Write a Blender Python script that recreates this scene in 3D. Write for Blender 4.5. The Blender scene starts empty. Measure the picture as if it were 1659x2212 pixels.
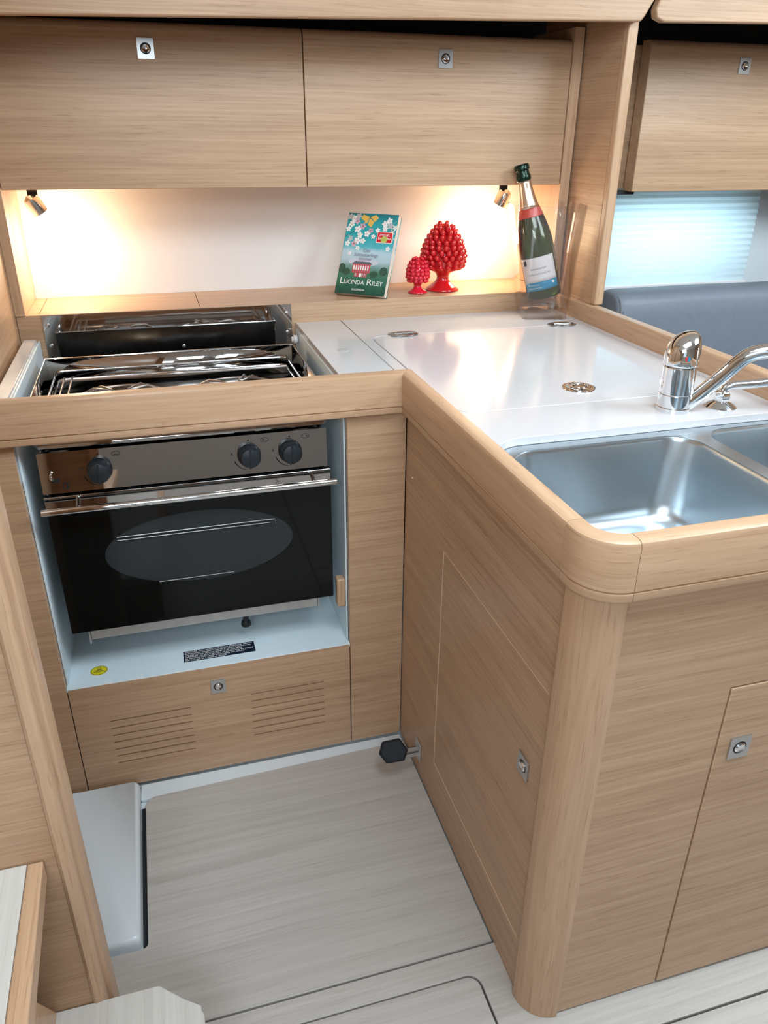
import bpy, bmesh, math, random
from mathutils import Vector, Matrix, noise as mnoise
random.seed(7)
PI = math.pi
SC = bpy.context.scene
COL = SC.collection

# ------------------------------------------------------------------ camera
def cam_axes(roll, pitch, yaw):
    cr, sr, cp, sp, cy, sy = math.cos(roll), math.sin(roll), math.cos(pitch), math.sin(pitch), math.cos(yaw), math.sin(yaw)
    B = Matrix(((1, 0, 0), (0, 0, -1), (0, 1, 0)))
    Rz = Matrix(((cy, -sy, 0), (sy, cy, 0), (0, 0, 1)))
    Rx = Matrix(((1, 0, 0), (0, cp, -sp), (0, sp, cp)))
    Rr = Matrix(((cr, -sr, 0), (sr, cr, 0), (0, 0, 1)))
    return Rr @ Rx @ B @ Rz
R = cam_axes(0.00817, 0.45784, 0.28595)
cd = bpy.data.cameras.new('camera'); cam = bpy.data.objects.new('camera', cd); COL.objects.link(cam)
M = Matrix((R[0], -R[1], -R[2])).transposed().to_4x4()
M.translation = Vector((0, -1.3, 1.2375))
cam.matrix_world = M
cd.sensor_fit = 'HORIZONTAL'; cd.sensor_width = 36; cd.lens = 36 * 1661.55 / 1659
cd.clip_start = 0.01
SC.camera = cam
# ------------------------------------------------------------------ world, daylight, exposure
SC.view_settings.view_transform = 'Standard'; SC.view_settings.look = 'None'
SC.view_settings.exposure = 0.0; SC.view_settings.gamma = 1; SC.view_settings.use_curve_mapping = False
W = bpy.data.worlds.new('sky'); SC.world = W; W.use_nodes = True
W.node_tree.nodes['Background'].inputs[0].default_value = (0.75, 0.88, 1.0, 1)
W.node_tree.nodes['Background'].inputs[1].default_value = 1.0
def area(name, loc, target, sx, sy, power, col):
    l = bpy.data.lights.new(name, 'AREA'); l.shape = 'RECTANGLE'; l.size = sx; l.size_y = sy
    l.energy = power; l.color = col
    o = bpy.data.objects.new(name, l); COL.objects.link(o); o.location = loc
    o.rotation_euler = (Vector(target) - Vector(loc)).to_track_quat('-Z', 'Y').to_euler()
    return o
DAY = (0.80, 0.92, 1.0)
area('skylight_hatch', (0.55, -0.95, 1.93), (0.45, -0.6, 0.8), 0.8, 0.6, 20, DAY)          # hatch over the galley
area('skylight_companionway', (-0.33, -2.05, 1.88), (0.35, 0.2, 0.7), 0.8, 0.7, 27, DAY)      # companionway opening behind the camera
area('skylight_saloon', (1.9, -0.75, 1.93), (1.6, 0.3, 0.9), 0.9, 0.7, 30, DAY)              # hatch over the saloon
area('skylight_portlight', (1.42, 0.90, 1.02), (1.42, 0.0, 0.90), 0.42, 0.14, 1.7, (0.75, 0.93, 1.0))  # hull portlight behind the pleated blind

# ------------------------------------------------------------------ materials
MATS = {}
def new_mat(name):
    m = bpy.data.materials.new(name); m.use_nodes = True
    nt = m.node_tree; b = nt.nodes['Principled BSDF']
    MATS[name] = m
    return m, nt, b
def plain(name, col, rough=0.5, metal=0.0, spec=0.5, noise=0.0, scale=40, bump=0.0, emit=None, coat=0.0, trans=0.0, ior=1.45, alpha=1.0):
    m, nt, b = new_mat(name)
    b.inputs['Base Color'].default_value = (*col, 1); b.inputs['Roughness'].default_value = rough
    b.inputs['Metallic'].default_value = metal; b.inputs['Specular IOR Level'].default_value = spec
    b.inputs['Coat Weight'].default_value = coat; b.inputs['Transmission Weight'].default_value = trans
    b.inputs['IOR'].default_value = ior; b.inputs['Alpha'].default_value = alpha
    if emit:
        b.inputs['Emission Color'].default_value = (*emit[0], 1); b.inputs['Emission Strength'].default_value = emit[1]
    if noise or bump:
        tc = nt.nodes.new('ShaderNodeTexCoord'); n = nt.nodes.new('ShaderNodeTexNoise')
        n.inputs['Scale'].default_value = scale; n.inputs['Detail'].default_value = 4
        nt.links.new(tc.outputs['Object'], n.inputs['Vector'])
        if noise:
            mx = nt.nodes.new('ShaderNodeMix'); mx.data_type = 'RGBA'
            mx.inputs['A'].default_value = (*[c * (1 - noise) for c in col], 1)
            mx.inputs['B'].default_value = (*[min(1, c * (1 + noise)) for c in col], 1)
            nt.links.new(n.outputs['Fac'], mx.inputs['Factor']); nt.links.new(mx.outputs['Result'], b.inputs['Base Color'])
        if bump:
            bp = nt.nodes.new('ShaderNodeBump'); bp.inputs['Strength'].default_value = bump; bp.inputs['Distance'].default_value = 0.002
            nt.links.new(n.outputs['Fac'], bp.inputs['Height']); nt.links.new(bp.outputs['Normal'], b.inputs['Normal'])
    return m
def wood(name, light, dark, axis='X', rough=0.38, streak=0.5, fine=200, wave=0.35, pores=0.5):
    """veneer with the grain along one axis: broad wavy figure, fine streaks and short dark pores"""
    m, nt, b = new_mat(name); N = nt.nodes; L = nt.links
    tc = N.new('ShaderNodeTexCoord')
    def mapped(along, across):
        mp = N.new('ShaderNodeMapping')
        s = [across] * 3
        if axis == 'H': s = [along, along, across]
        else: s['XYZ'.index(axis)] = along
        mp.inputs['Scale'].default_value = s
        L.new(tc.outputs['Object'], mp.inputs['Vector']); return mp
    # broad warp so that the grain runs in soft waves
    mw = mapped(1.3, 4.0); nw = N.new('ShaderNodeTexNoise'); nw.inputs['Scale'].default_value = 1.6; nw.inputs['Detail'].default_value = 1
    L.new(mw.outputs[0], nw.inputs['Vector'])
    sub = N.new('ShaderNodeVectorMath'); sub.operation = 'SUBTRACT'; sub.inputs[1].default_value = (.5, .5, .5)
    L.new(nw.outputs['Color'], sub.inputs[0])
    sc = N.new('ShaderNodeVectorMath'); sc.operation = 'SCALE'; sc.inputs['Scale'].default_value = wave * 6
    L.new(sub.outputs[0], sc.inputs[0])
    def warped(mp):
        a = N.new('ShaderNodeVectorMath'); a.operation = 'ADD'
        L.new(mp.outputs[0], a.inputs[0]); L.new(sc.outputs[0], a.inputs[1]); return a
    def nz(vec, scale, detail, rough_=0.6):
        n = N.new('ShaderNodeTexNoise'); n.inputs['Scale'].default_value = scale; n.inputs['Detail'].default_value = detail
        n.inputs['Roughness'].default_value = rough_; L.new(vec.outputs[0], n.inputs['Vector']); return n
    broad = nz(warped(mapped(0.7, 30)), 1.0, 3)
    finen = nz(warped(mapped(1.6, fine)), 1.0, 5, 0.7)
    por = nz(warped(mapped(14, 330)), 1.0, 2, 0.5)
    def ramp(src, p0, p1):
        r = N.new('ShaderNodeMapRange'); r.inputs['From Min'].default_value = p0; r.inputs['From Max'].default_value = p1
        L.new(src.outputs['Fac'], r.inputs['Value']); return r
    mul = N.new('ShaderNodeMath'); mul.operation = 'MULTIPLY'; mul.inputs[1].default_value = 0.5
    L.new(ramp(broad, .28, .72).outputs[0], mul.inputs[0])
    ad = N.new('ShaderNodeMath'); ad.operation = 'MULTIPLY_ADD'; ad.inputs[1].default_value = 0.5
    L.new(ramp(finen, .38, .62).outputs[0], ad.inputs[0]); L.new(mul.outputs[0], ad.inputs[2])
    mx = N.new('ShaderNodeMix'); mx.data_type = 'RGBA'
    mid = [d * (1 - streak) + l * streak * 0 + d * streak for l, d in zip(light, dark)]
    mx.inputs['A'].default_value = (*dark, 1); mx.inputs['B'].default_value = (*light, 1)
    L.new(ad.outputs[0], mx.inputs['Factor'])
    mp2 = N.new('ShaderNodeMix'); mp2.data_type = 'RGBA'; mp2.blend_type = 'MULTIPLY'
    mp2.inputs['B'].default_value = (0.66, 0.56, 0.46, 1)
    rp = ramp(por, .60, .70); pm = N.new('ShaderNodeMath'); pm.operation = 'MULTIPLY'; pm.inputs[1].default_value = pores
    L.new(rp.outputs[0], pm.inputs[0]); L.new(pm.outputs[0], mp2.inputs['Factor'])
    L.new(mx.outputs['Result'], mp2.inputs['A']); L.new(mp2.outputs['Result'], b.inputs['Base Color'])
    b.inputs['Roughness'].default_value = rough; b.inputs['Specular IOR Level'].default_value = 0.45
    bp = N.new('ShaderNodeBump'); bp.inputs['Strength'].default_value = 0.06; bp.inputs['Distance'].default_value = 0.0006
    L.new(finen.outputs['Fac'], bp.inputs['Height']); L.new(bp.outputs['Normal'], b.inputs['Normal'])
    return m
OL, OD = (0.60, 0.395, 0.250), (0.405, 0.245, 0.142)
oak = {a: wood('oak_veneer_' + a.lower(), OL, OD, a) for a in 'XYZ'}
SL, SD = (0.62, 0.405, 0.262), (0.47, 0.290, 0.170)
solid = {a: wood('solid_oak_' + a.lower(), SL, SD, a, rough=0.3, fine=140, wave=0.5) for a in 'XYZH'}
floorm = wood('floor_laminate', (0.56, 0.525, 0.49), (0.42, 0.385, 0.355), 'X', rough=0.34, fine=110, wave=0.3, pores=0.25)
treadm = wood('tread_laminate', (0.66, 0.63, 0.58), (0.52, 0.49, 0.45), 'Y', rough=0.4, fine=150, wave=0.1, pores=0.2)
corian = plain('pale_solid_surface', (0.62, 0.61, 0.62), rough=0.13, noise=0.015, scale=200)
liner = plain('white_gelcoat', (0.70, 0.75, 0.77), rough=0.3, noise=0.02, scale=12)
pod_m = plain('white_gelcoat_floor', (0.72, 0.78, 0.82), rough=0.25, noise=0.03, scale=9)
nichem = plain('white_niche_laminate', (0.74, 0.86, 0.92), rough=0.35, noise=0.02, scale=14)
wallm = plain('off_white_wall_panel', (0.74, 0.71, 0.70), rough=0.35, noise=0.015, scale=60)
hullm = plain('grey_white_hull_lining', (0.62, 0.66, 0.68), rough=0.6, noise=0.04, scale=30)
ceilm = plain('white_headlining', (0.72, 0.71, 0.69), rough=0.8, noise=0.03, scale=30)
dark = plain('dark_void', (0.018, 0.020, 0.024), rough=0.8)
black = plain('black_rubber', (0.012, 0.014, 0.017), rough=0.45)
knobm = plain('black_knob_plastic', (0.012, 0.017, 0.022), rough=0.38, noise=0.15, scale=90)
pedalm = plain('dark_pedal_rubber', (0.010, 0.014, 0.020), rough=0.7, bump=0.2, scale=200)
chrome = plain('chrome', (0.80, 0.82, 0.84), rough=0.06, metal=1)
satin = plain('satin_nickel', (0.55, 0.56, 0.56), rough=0.32, metal=1)
hingem = plain('hinge_steel', (0.34, 0.34, 0.34), rough=0.22, metal=1)
mirror = plain('polished_stainless', (0.44, 0.42, 0.41), rough=0.035, metal=1, noise=0.04, scale=5)
hobm = plain('hob_stainless', (0.68, 0.68, 0.67), rough=0.12, metal=1, noise=0.08, scale=14)
wirem = plain('worn_wire_steel', (0.42, 0.38, 0.36), rough=0.28, metal=1, noise=0.25, scale=60)
unlit_rear = plain('unlit_rear_steel', (0.06, 0.07, 0.08), rough=0.35, metal=0.6, noise=0.5, scale=60)  # dark colour carries the shade on the fence's unlit rear
galv = plain('galvanised_plate', (0.62, 0.64, 0.64), rough=0.5, metal=0.8, noise=0.2, scale=25)
def brushed():
    m, nt, b = new_mat('brushed_sink_steel')
    b.inputs['Base Color'].default_value = (0.56, 0.62, 0.66, 1); b.inputs['Metallic'].default_value = 1
    b.inputs['Roughness'].default_value = 0.30
    tc = nt.nodes.new('ShaderNodeTexCoord'); mp = nt.nodes.new('ShaderNodeMapping'); mp.inputs['Scale'].default_value = (6, 6, 6)
    n = nt.nodes.new('ShaderNodeTexNoise'); n.inputs['Scale'].default_value = 1
    mr = nt.nodes.new('ShaderNodeMapRange'); mr.inputs['To Min'].default_value = 0.27; mr.inputs['To Max'].default_value = 0.32
    nt.links.new(tc.outputs['Object'], mp.inputs[0]); nt.links.new(mp.outputs[0], n.inputs['Vector'])
    nt.links.new(n.outputs['Fac'], mr.inputs[0]); nt.links.new(mr.outputs[0], b.inputs['Roughness'])
    return m
steel = brushed()
ovenglass = plain('black_oven_glass', (0.004, 0.005, 0.005), rough=0.05, spec=0.28)
windowglass = plain('smoked_oven_window', (0.030, 0.036, 0.040), rough=0.10, spec=0.22)
blindm, _nt, _b = new_mat('pleated_blind_fabric')
_b.inputs['Base Color'].default_value = (0.72, 0.78, 0.80, 1); _b.inputs['Roughness'].default_value = 0.9
_t = _nt.nodes.new('ShaderNodeBsdfTranslucent'); _t.inputs[0].default_value = (0.62, 0.78, 0.82, 1)
_ms = _nt.nodes.new('ShaderNodeMixShader'); _ms.inputs[0].default_value = 0.5
_nt.links.new(_b.outputs[0], _ms.inputs[1]); _nt.links.new(_t.outputs[0], _ms.inputs[2])
_nt.links.new(_ms.outputs[0], _nt.nodes['Material Output'].inputs['Surface'])
leather = plain('grey_blue_leather', (0.165, 0.190, 0.230), rough=0.48, noise=0.08, scale=60, bump=0.25)
stitch = plain('grey_thread', (0.16, 0.17, 0.19), rough=0.8)
red = plain('red_glazed_ceramic', (0.60, 0.012, 0.016), rough=0.10, coat=0.6, noise=0.12, scale=20)
redsmall = plain('bright_red_glazed_ceramic', (0.70, 0.014, 0.035), rough=0.14, coat=0.5, noise=0.08, scale=20)
acrylic, _nt, _b = new_mat('clear_acrylic')
_tr = _nt.nodes.new('ShaderNodeBsdfTransparent'); _tr.inputs[0].default_value = (0.988, 0.978, 0.972, 1)
_gl = _nt.nodes.new('ShaderNodeBsdfGlossy'); _gl.inputs['Roughness'].default_value = 0.03
_l0 = _nt.nodes.new('ShaderNodeLayerWeight'); _l0.inputs['Blend'].default_value = 0.5
_l1 = _nt.nodes.new('ShaderNodeMath'); _l1.operation = 'POWER'; _l1.inputs[1].default_value = 4.0
_lw = _nt.nodes.new('ShaderNodeMath'); _lw.operation = 'MULTIPLY_ADD'; _lw.inputs[1].default_value = 0.80; _lw.inputs[2].default_value = 0.05
_nt.links.new(_l0.outputs['Facing'], _l1.inputs[0]); _nt.links.new(_l1.outputs[0], _lw.inputs[0])
_mx = _nt.nodes.new('ShaderNodeMixShader')
_nt.links.new(_lw.outputs[0], _mx.inputs[0]); _nt.links.new(_tr.outputs[0], _mx.inputs[1]); _nt.links.new(_gl.outputs[0], _mx.inputs[2])
_nt.links.new(_mx.outputs[0], _nt.nodes['Material Output'].inputs['Surface'])
bottleg = plain('green_bottle_glass', (0.17, 0.28, 0.03), rough=0.03, trans=1.0, ior=1.45)
champ = plain('dark_green_wine', (0.08, 0.14, 0.03), rough=0.03, trans=1.0, ior=1.33)
foilb = plain('black_green_foil', (0.010, 0.028, 0.018), rough=0.22, metal=0.5)
foilg = plain('rose_gold_foil', (0.72, 0.56, 0.44), rough=0.25, metal=0.9)
foilr = plain('red_foil_band', (0.55, 0.06, 0.045), rough=0.35)
lab_w = plain('pale_bottle_label', (0.62, 0.60, 0.62), rough=0.45)
lab_b = plain('blue_bottle_label', (0.015, 0.20, 0.36), rough=0.4)
ink = plain('dark_printing_ink', (0.03, 0.03, 0.035), rough=0.6)
inkp = plain('black_print_on_steel', (0.01, 0.01, 0.01), rough=0.6)
white = plain('white_print', (0.85, 0.85, 0.83), rough=0.5)
yel = plain('yellow_sticker', (0.78, 0.68, 0.02), rough=0.4)
navy = plain('navy_label', (0.008, 0.014, 0.035), rough=0.35)
pages = plain('book_paper', (0.72, 0.62, 0.52), rough=0.8, noise=0.1, scale=300)
edgew = plain('pale_panel_edge', (0.70, 0.50, 0.34), rough=0.5)
lampglow = plain('glowing_lamp_glass', (1, 0.95, 0.85), rough=0.4, emit=((1.0, 0.86, 0.62), 16))
whitepl = plain('white_plastic', (0.78, 0.76, 0.75), rough=0.3)
redpr = plain('red_print', (0.62, 0.02, 0.03), rough=0.4)
bluepr = plain('blue_print', (0.01, 0.25, 0.45), rough=0.4)
greypl = plain('grey_cover_cap', (0.50, 0.50, 0.50), rough=0.4)

# ------------------------------------------------------------------ helpers
def finish(bm, name, mats, parent=None, origin=None, bevel=0.0, smooth=True, angle=38, segs=2):
    me = bpy.data.meshes.new(name)
    bmesh.ops.recalc_face_normals(bm, faces=bm.faces)
    if origin is None: origin = base_of(parent)
    bmesh.ops.translate(bm, verts=bm.verts, vec=-Vector(origin))
    bm.to_mesh(me); bm.free()
    if not isinstance(mats, (list, tuple)): mats = [mats]
    for m in mats: me.materials.append(m)
    if smooth:
        me.polygons.foreach_set('use_smooth', [True] * len(me.polygons))
        me.set_sharp_from_angle(angle=math.radians(angle))
    o = bpy.data.objects.new(name, me); COL.objects.link(o)
    if parent is not None: o.parent = parent
    else: o.location = origin
    if bevel:
        md = o.modifiers.new('bevel', 'BEVEL'); md.width = bevel; md.segments = segs; md.limit_method = 'ANGLE'; md.angle_limit = math.radians(40)
        md.harden_normals = False
    return o
def base_of(parent):
    v = Vector((0, 0, 0))
    while parent is not None: v = v + parent.location; parent = parent.parent
    return v
def tag(o, label=None, cat=None, group=None, kind=None):
    if label: o['label'] = label
    if cat: o['category'] = cat
    if group: o['group'] = group
    if kind: o['kind'] = kind
    return o
def thing(name, loc, label, cat, group=None):
    o = bpy.data.objects.new(name, None); COL.objects.link(o); o.location = loc; o.empty_display_size = 0.05
    return tag(o, label, cat, group)
def dup(root, loc, label=None):
    r = root.copy(); COL.objects.link(r); r.location = loc
    if label: r['label'] = label
    def rec(a, b):
        for ch in list(a.children):
            c = ch.copy(); COL.objects.link(c); c.parent = b; rec(ch, c)
    rec(root, r)
    return r
def B(): return bmesh.new()
def box(bm, x0, x1, y0, y1, z0, z1, mi=0):
    vs = [bm.verts.new((x, y, z)) for x in (x0, x1) for y in (y0, y1) for z in (z0, z1)]
    for f in ((0, 1, 3, 2), (4, 6, 7, 5), (0, 4, 5, 1), (2, 3, 7, 6), (0, 2, 6, 4), (1, 5, 7, 3)):
        fa = bm.faces.new([vs[i] for i in f]); fa.material_index = mi
    return vs
def obj_box(name, dims, m, parent=None, bevel=0.001, origin=None):
    bm = B(); box(bm, *dims)
    if parent is None and origin is None: origin = ((dims[0] + dims[1]) / 2, (dims[2] + dims[3]) / 2, dims[4])
    return finish(bm, name, m, parent, origin, bevel)
def loft(bm, rings, close=True, cap0=True, cap1=True, mi=0):
    vr = [[bm.verts.new(p) for p in r] for r in rings]
    for a, b in zip(vr[:-1], vr[1:]):
        n = len(a)
        for i in range(n if close else n - 1):
            j = (i + 1) % n
            f = bm.faces.new((a[i], a[j], b[j], b[i])); f.material_index = mi
    if cap0: bm.faces.new(list(reversed(vr[0]))).material_index = mi
    if cap1: bm.faces.new(vr[-1]).material_index = mi
    return vr
def lathe(bm, prof, mat=None, n=32, cap0=True, cap1=True, mi=0):
    mat = mat or Matrix.Identity(4)
    rings = []
    for r, z in prof:
        rings.append([mat @ Vector((r * math.cos(2 * PI * k / n), r * math.sin(2 * PI * k / n), z)) for k in range(n)])
    return loft(bm, rings, True, cap0, cap1, mi)
def frame_to(p, d):
    q = Vector(d).to_track_quat('Z', 'Y')
    return Matrix.Translation(Vector(p)) @ q.to_matrix().to_4x4()
def cyl(bm, p0, p1, r, n=16, mi=0, r1=None):
    p0, p1 = Vector(p0), Vector(p1); L = (p1 - p0).length
    lathe(bm, [(r, 0), (r if r1 is None else r1, L)], frame_to(p0, p1 - p0), n, mi=mi)
def tube(bm, pts, r, n=10, mi=0, closed=False, smoothn=0):
    pts = [Vector(p) for p in pts]
    for _ in range(smoothn):
        new = [pts[0]]
        for a, b in zip(pts[:-1], pts[1:]): new += [a.lerp(b, .25), a.lerp(b, .75)]
        new.append(pts[-1]); pts = new
    rings = []; up = None; N = len(pts)
    for i, p in enumerate(pts):
        if closed: t = pts[(i + 1) % N] - pts[i - 1]
        else: t = pts[min(i + 1, N - 1)] - pts[max(i - 1, 0)]
        t.normalize()
        if up is None:
            up = Vector((0, 0, 1)) if abs(t.z) < 0.9 else Vector((1, 0, 0))
        s = t.cross(up).normalized(); up = s.cross(t).normalized()
        rings.append([p + s * (r * math.cos(2 * PI * k / n)) + up * (r * math.sin(2 * PI * k / n)) for k in range(n)])
    if closed: rings.append(rings[0]); loft(bm, rings, True, False, False, mi); bmesh.ops.remove_doubles(bm, verts=bm.verts, dist=1e-6)
    else: loft(bm, rings, True, True, True, mi)
def rrect(x0, x1, y0, y1, r, n=6):
    pts = []
    for cx, cy, a in ((x1 - r, y1 - r, 0), (x0 + r, y1 - r, 90), (x0 + r, y0 + r, 180), (x1 - r, y0 + r, 270)):
        for k in range(n + 1):
            t = math.radians(a + 90 * k / n); pts.append((cx + r * math.cos(t), cy + r * math.sin(t)))
    return pts
def ellipse(cx, cy, a, b, n=32): return [(cx + a * math.cos(2 * PI * k / n), cy + b * math.sin(2 * PI * k / n)) for k in range(n)]
def plate(bm, outlines, t, mat, mi=0):
    """outlines: first the outer, then holes, in a local xy plane; thickness t centred"""
    c = bpy.data.curves.new('tmp', 'CURVE'); c.dimensions = '2D'; c.fill_mode = 'BOTH'; c.extrude = t / 2
    for o in outlines:
        s = c.splines.new('POLY'); s.points.add(len(o) - 1)
        for i, p in enumerate(o): s.points[i].co = (p[0], p[1], 0, 1)
        s.use_cyclic_u = True
    ob = bpy.data.objects.new('tmp', c); me = bpy.data.meshes.new_from_object(ob)
    me.transform(mat)
    n0 = len(bm.faces); bm.from_mesh(me); bm.faces.ensure_lookup_table()
    for f in bm.faces[n0:]: f.material_index = mi
    bmesh.ops.remove_doubles(bm, verts=bm.verts, dist=1e-6)
    bpy.data.objects.remove(ob); bpy.data.curves.remove(c); bpy.data.meshes.remove(me)
def basis(o, u, v):
    u = Vector(u).normalized(); v = Vector(v).normalized(); n = u.cross(v)
    m = Matrix((u, v, n)).transposed().to_4x4(); m.translation = Vector(o); return m
XZ = lambda y: basis((0, y, 0), (1, 0, 0), (0, 0, 1))     # local x->X, y->Z, normal -> -Y
YZ = lambda x: basis((x, 0, 0), (0, 1, 0), (0, 0, 1))     # local x->Y, y->Z, normal -> +X
XY = lambda z: basis((0, 0, z), (1, 0, 0), (0, 1, 0))
def text(bm, s, size, mat, x=0, y=0, align='LEFT', shear=0, mi=0, ex=0.0001, sx=1.0, width=None, bold=0):
    c = bpy.data.curves.new('tmp', 'FONT'); c.body = s; c.size = size; c.align_x = align; c.shear = shear; c.extrude = ex
    c.resolution_u = 2; c.offset = bold
    ob = bpy.data.objects.new('tmp', c); me = bpy.data.meshes.new_from_object(ob)
    if width and len(me.vertices):
        xs = [v.co.x for v in me.vertices]; sx = width / (max(xs) - min(xs))
    me.transform(mat @ Matrix.Translation((x, y, 0)) @ Matrix.Diagonal((sx, 1, 1, 1)))
    n0 = len(bm.faces); bm.from_mesh(me); bm.faces.ensure_lookup_table()
    for f in bm.faces[n0:]: f.material_index = mi
    bpy.data.objects.remove(ob); bpy.data.curves.remove(c); bpy.data.meshes.remove(me)
def struct(o): o['kind'] = 'structure'; return o

# ------------------------------------------------------------------ the room shell
struct(obj_box('floor', (-1.3, 3.2, -3.0, 0.9, -0.06, -0.014), liner, bevel=0))
struct(obj_box('wall_left', (-0.309, -0.289, -0.56, 0.72, -0.014, 1.95), oak['Y'], bevel=0))
struct(obj_box('wall_far_left', (-1.32, -1.3, -3.0, 0.9, -0.06, 2.0), oak['Y'], bevel=0))
struct(obj_box('wall_right', (3.2, 3.22, -3.0, 0.9, -0.06, 2.0), oak['Y'], bevel=0))
bm = B()
plate(bm, [[(-1.3, -.06), (3.2, -.06), (3.2, 2.0), (-1.3, 2.0)], rrect(-0.78, 0.1, 0.9, 1.88, .03)], 0.02, XZ(-3.01))
struct(finish(bm, 'wall_rear', ceilm, None, (0, -3.01, 0)))
bm = B()
plate(bm, [[(-1.3, -3.0), (3.2, -3.0), (3.2, 0.9), (-1.3, 0.9)], rrect(.12, .98, -1.27, -.63, .05), rrect(1.43, 2.37, -1.13, -.37, .05)], 0.02, XY(1.96))
struct(finish(bm, 'ceiling', ceilm, None, (0, 0, 1.96)))
# back wall: white panel behind the shelf, hull lining beyond the partition with the portlight opening
struct(obj_box('wall_back', (-0.29, 1.0, 0.70, 0.72, 0.60, 1.13), wallm, bevel=0))
bm = B(); plate(bm, [[(1.0, -.06), (3.2, -.06), (3.2, 1.36), (1.0, 1.36)], rrect(1.13, 1.69, .86, 1.06, .06)], 0.02, XZ(0.77))
struct(finish(bm, 'wall_hull', hullm, None, (1.5, 0.77, 0)))
struct(obj_box('window_1', (1.12, 1.70, .785, .79, .85, 1.07), plain('portlight_glass', (0.9, 0.95, 1.0), rough=0.0, trans=1.0, ior=1.05), bevel=0))
struct(obj_box('wall_gap_shade', (-1.3, 3.2, 0.74, 0.76, 1.36, 1.96), dark, bevel=0))  # near-black backing, painted shade for the gap above the lockers
struct(obj_box('wall_inner', (-0.29, 1.0, 0.73, 0.74, -.014, 1.38), dark, bevel=0))
struct(obj_box('wall_galley_end', (-1.3, -0.309, 0.70, 0.72, -.014, 1.96), oak['X'], bevel=0))
# side cheeks of the shelf recess
struct(obj_box('trim_1', (-0.289, -0.269, 0.490, 0.70, 0.883, 1.45), solid['Z'], bevel=0.001))
struct(obj_box('trim_2', (0.957, 0.981, 0.490, 0.70, 0.883, 1.45), solid['Z'], bevel=0.001))
# end panel between the galley and the saloon: veneered board with a solid front edge
pt = thing('partition_panel', (1.0, 0.5, 0.879), 'tall upright veneered end panel standing on the rail right of the ice bucket', 'panel')
bm = B(); box(bm, 0.985, 1.006, 0.338, 0.69, 0.879, 1.60); finish(bm, 'board', oak['Y'], pt)
bm = B(); box(bm, 0.984, 1.007, 0.318, 0.3375, 0.879, 1.60); finish(bm, 'edge_lipping', solid['Z'], pt, bevel=0.003)

# coaming boards over the lockers (their lower edges rise slightly towards the saloon)
def coaming(name, x0, z0, x1, z1, r_left, label):
    bm = B(); top = 1.94
    if r_left:
        pts = [(x0 + .022, z0), (x1, z1), (x1, top), (x0 + .30, top), (x0 + .012, z0 + .050), (x0, z0 + .022), (x0 + .005, z0 + .006)]
    else:
        pts = [(x0, z0), (x1 - .010, z1 + .000), (x1 - .002, z1 + .010), (x1 + .022, z1 + .050), (x1 + .30, top), (x0, top)]
    plate(bm, [pts], 0.022, XZ(0.306))
    return struct(finish(bm, name, oak['X'], None, (x0, .306, z0), bevel=0.003))
coaming('trim_3', -1.25, 1.375, 1.006, 1.441, False, '')
coaming('trim_4', 1.026, 1.442, 3.1, 1.50, True, '')

# ------------------------------------------------------------------ push-button locks (sub-parts of their doors)
def lock(parent, mat, s=1.0, name='push_lock'):
    """square nickel plate with a recessed ring and domed button; mat places local xy on the face, +z outward"""
    bm = B()
    h = .0148 * s
    plate(bm, [rrect(-h, h, -h * 1.12, h * 1.12, .001), ellipse(0, 0, .0095 * s, .0095 * s, 24)], 0.0036, mat @ Matrix.Translation((0, 0, .0012)), 0)
    lathe(bm, [(.0094 * s, .0005), (.0094 * s, .0016)], mat, 24, mi=2)
    lathe(bm, [(.0080 * s, .0010), (.0078 * s, .0036), (.0060 * s, .0056), (.0035 * s, .0046), (.0012 * s, .0044)], mat, 24, mi=1)
    return finish(bm, name, [satin, chrome, black], parent, bevel=0.0)
def front_at(x, y, z): return basis((x, y, z), (1, 0, 0), (0, 0, 1))    # normal -Y
def side_at(x, y, z): return basis((x, y, z), (0, -1, 0), (0, 0, 1))    # normal -X

# ------------------------------------------------------------------ overhead lockers
def locker(x0, x1, xl, lab, gx0, gx1):
    t = thing('overhead_locker', ((x0 + x1) / 2, 0.60, 1.13), lab, 'cabinet', 'overhead lockers above the shelf')
    bm = B(); box(bm, gx0, gx1, 0.514, 0.698, 1.1345, 1.41); finish(bm, 'carcass', oak['X'], t, bevel=0.001)
    bm = B(); y = 0.494
    # slab door, upper edge rolled back
    prof = [(y + .018, 1.130), (y, 1.130), (y, 1.412), (y + .002, 1.419), (y + .007, 1.4245), (y + .018, 1.427)]
    loft(bm, [[Vector((x, a, b)) for a, b in prof] for x in (x0, x1)])
    d = finish(bm, 'door', oak['X'], t, bevel=0.0012)
    lock(d, front_at(xl, y, 1.381), 1.06)
    return t
locker(-0.268, 0.3462, 0.038, 'long oak overhead locker above the cooker, left of the door gap', -0.268, 0.3465)
locker(0.3482, 0.9560, 0.656, 'oak overhead locker above the book and red ceramics, right of the door gap', 0.3475, 0.9565)
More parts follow.
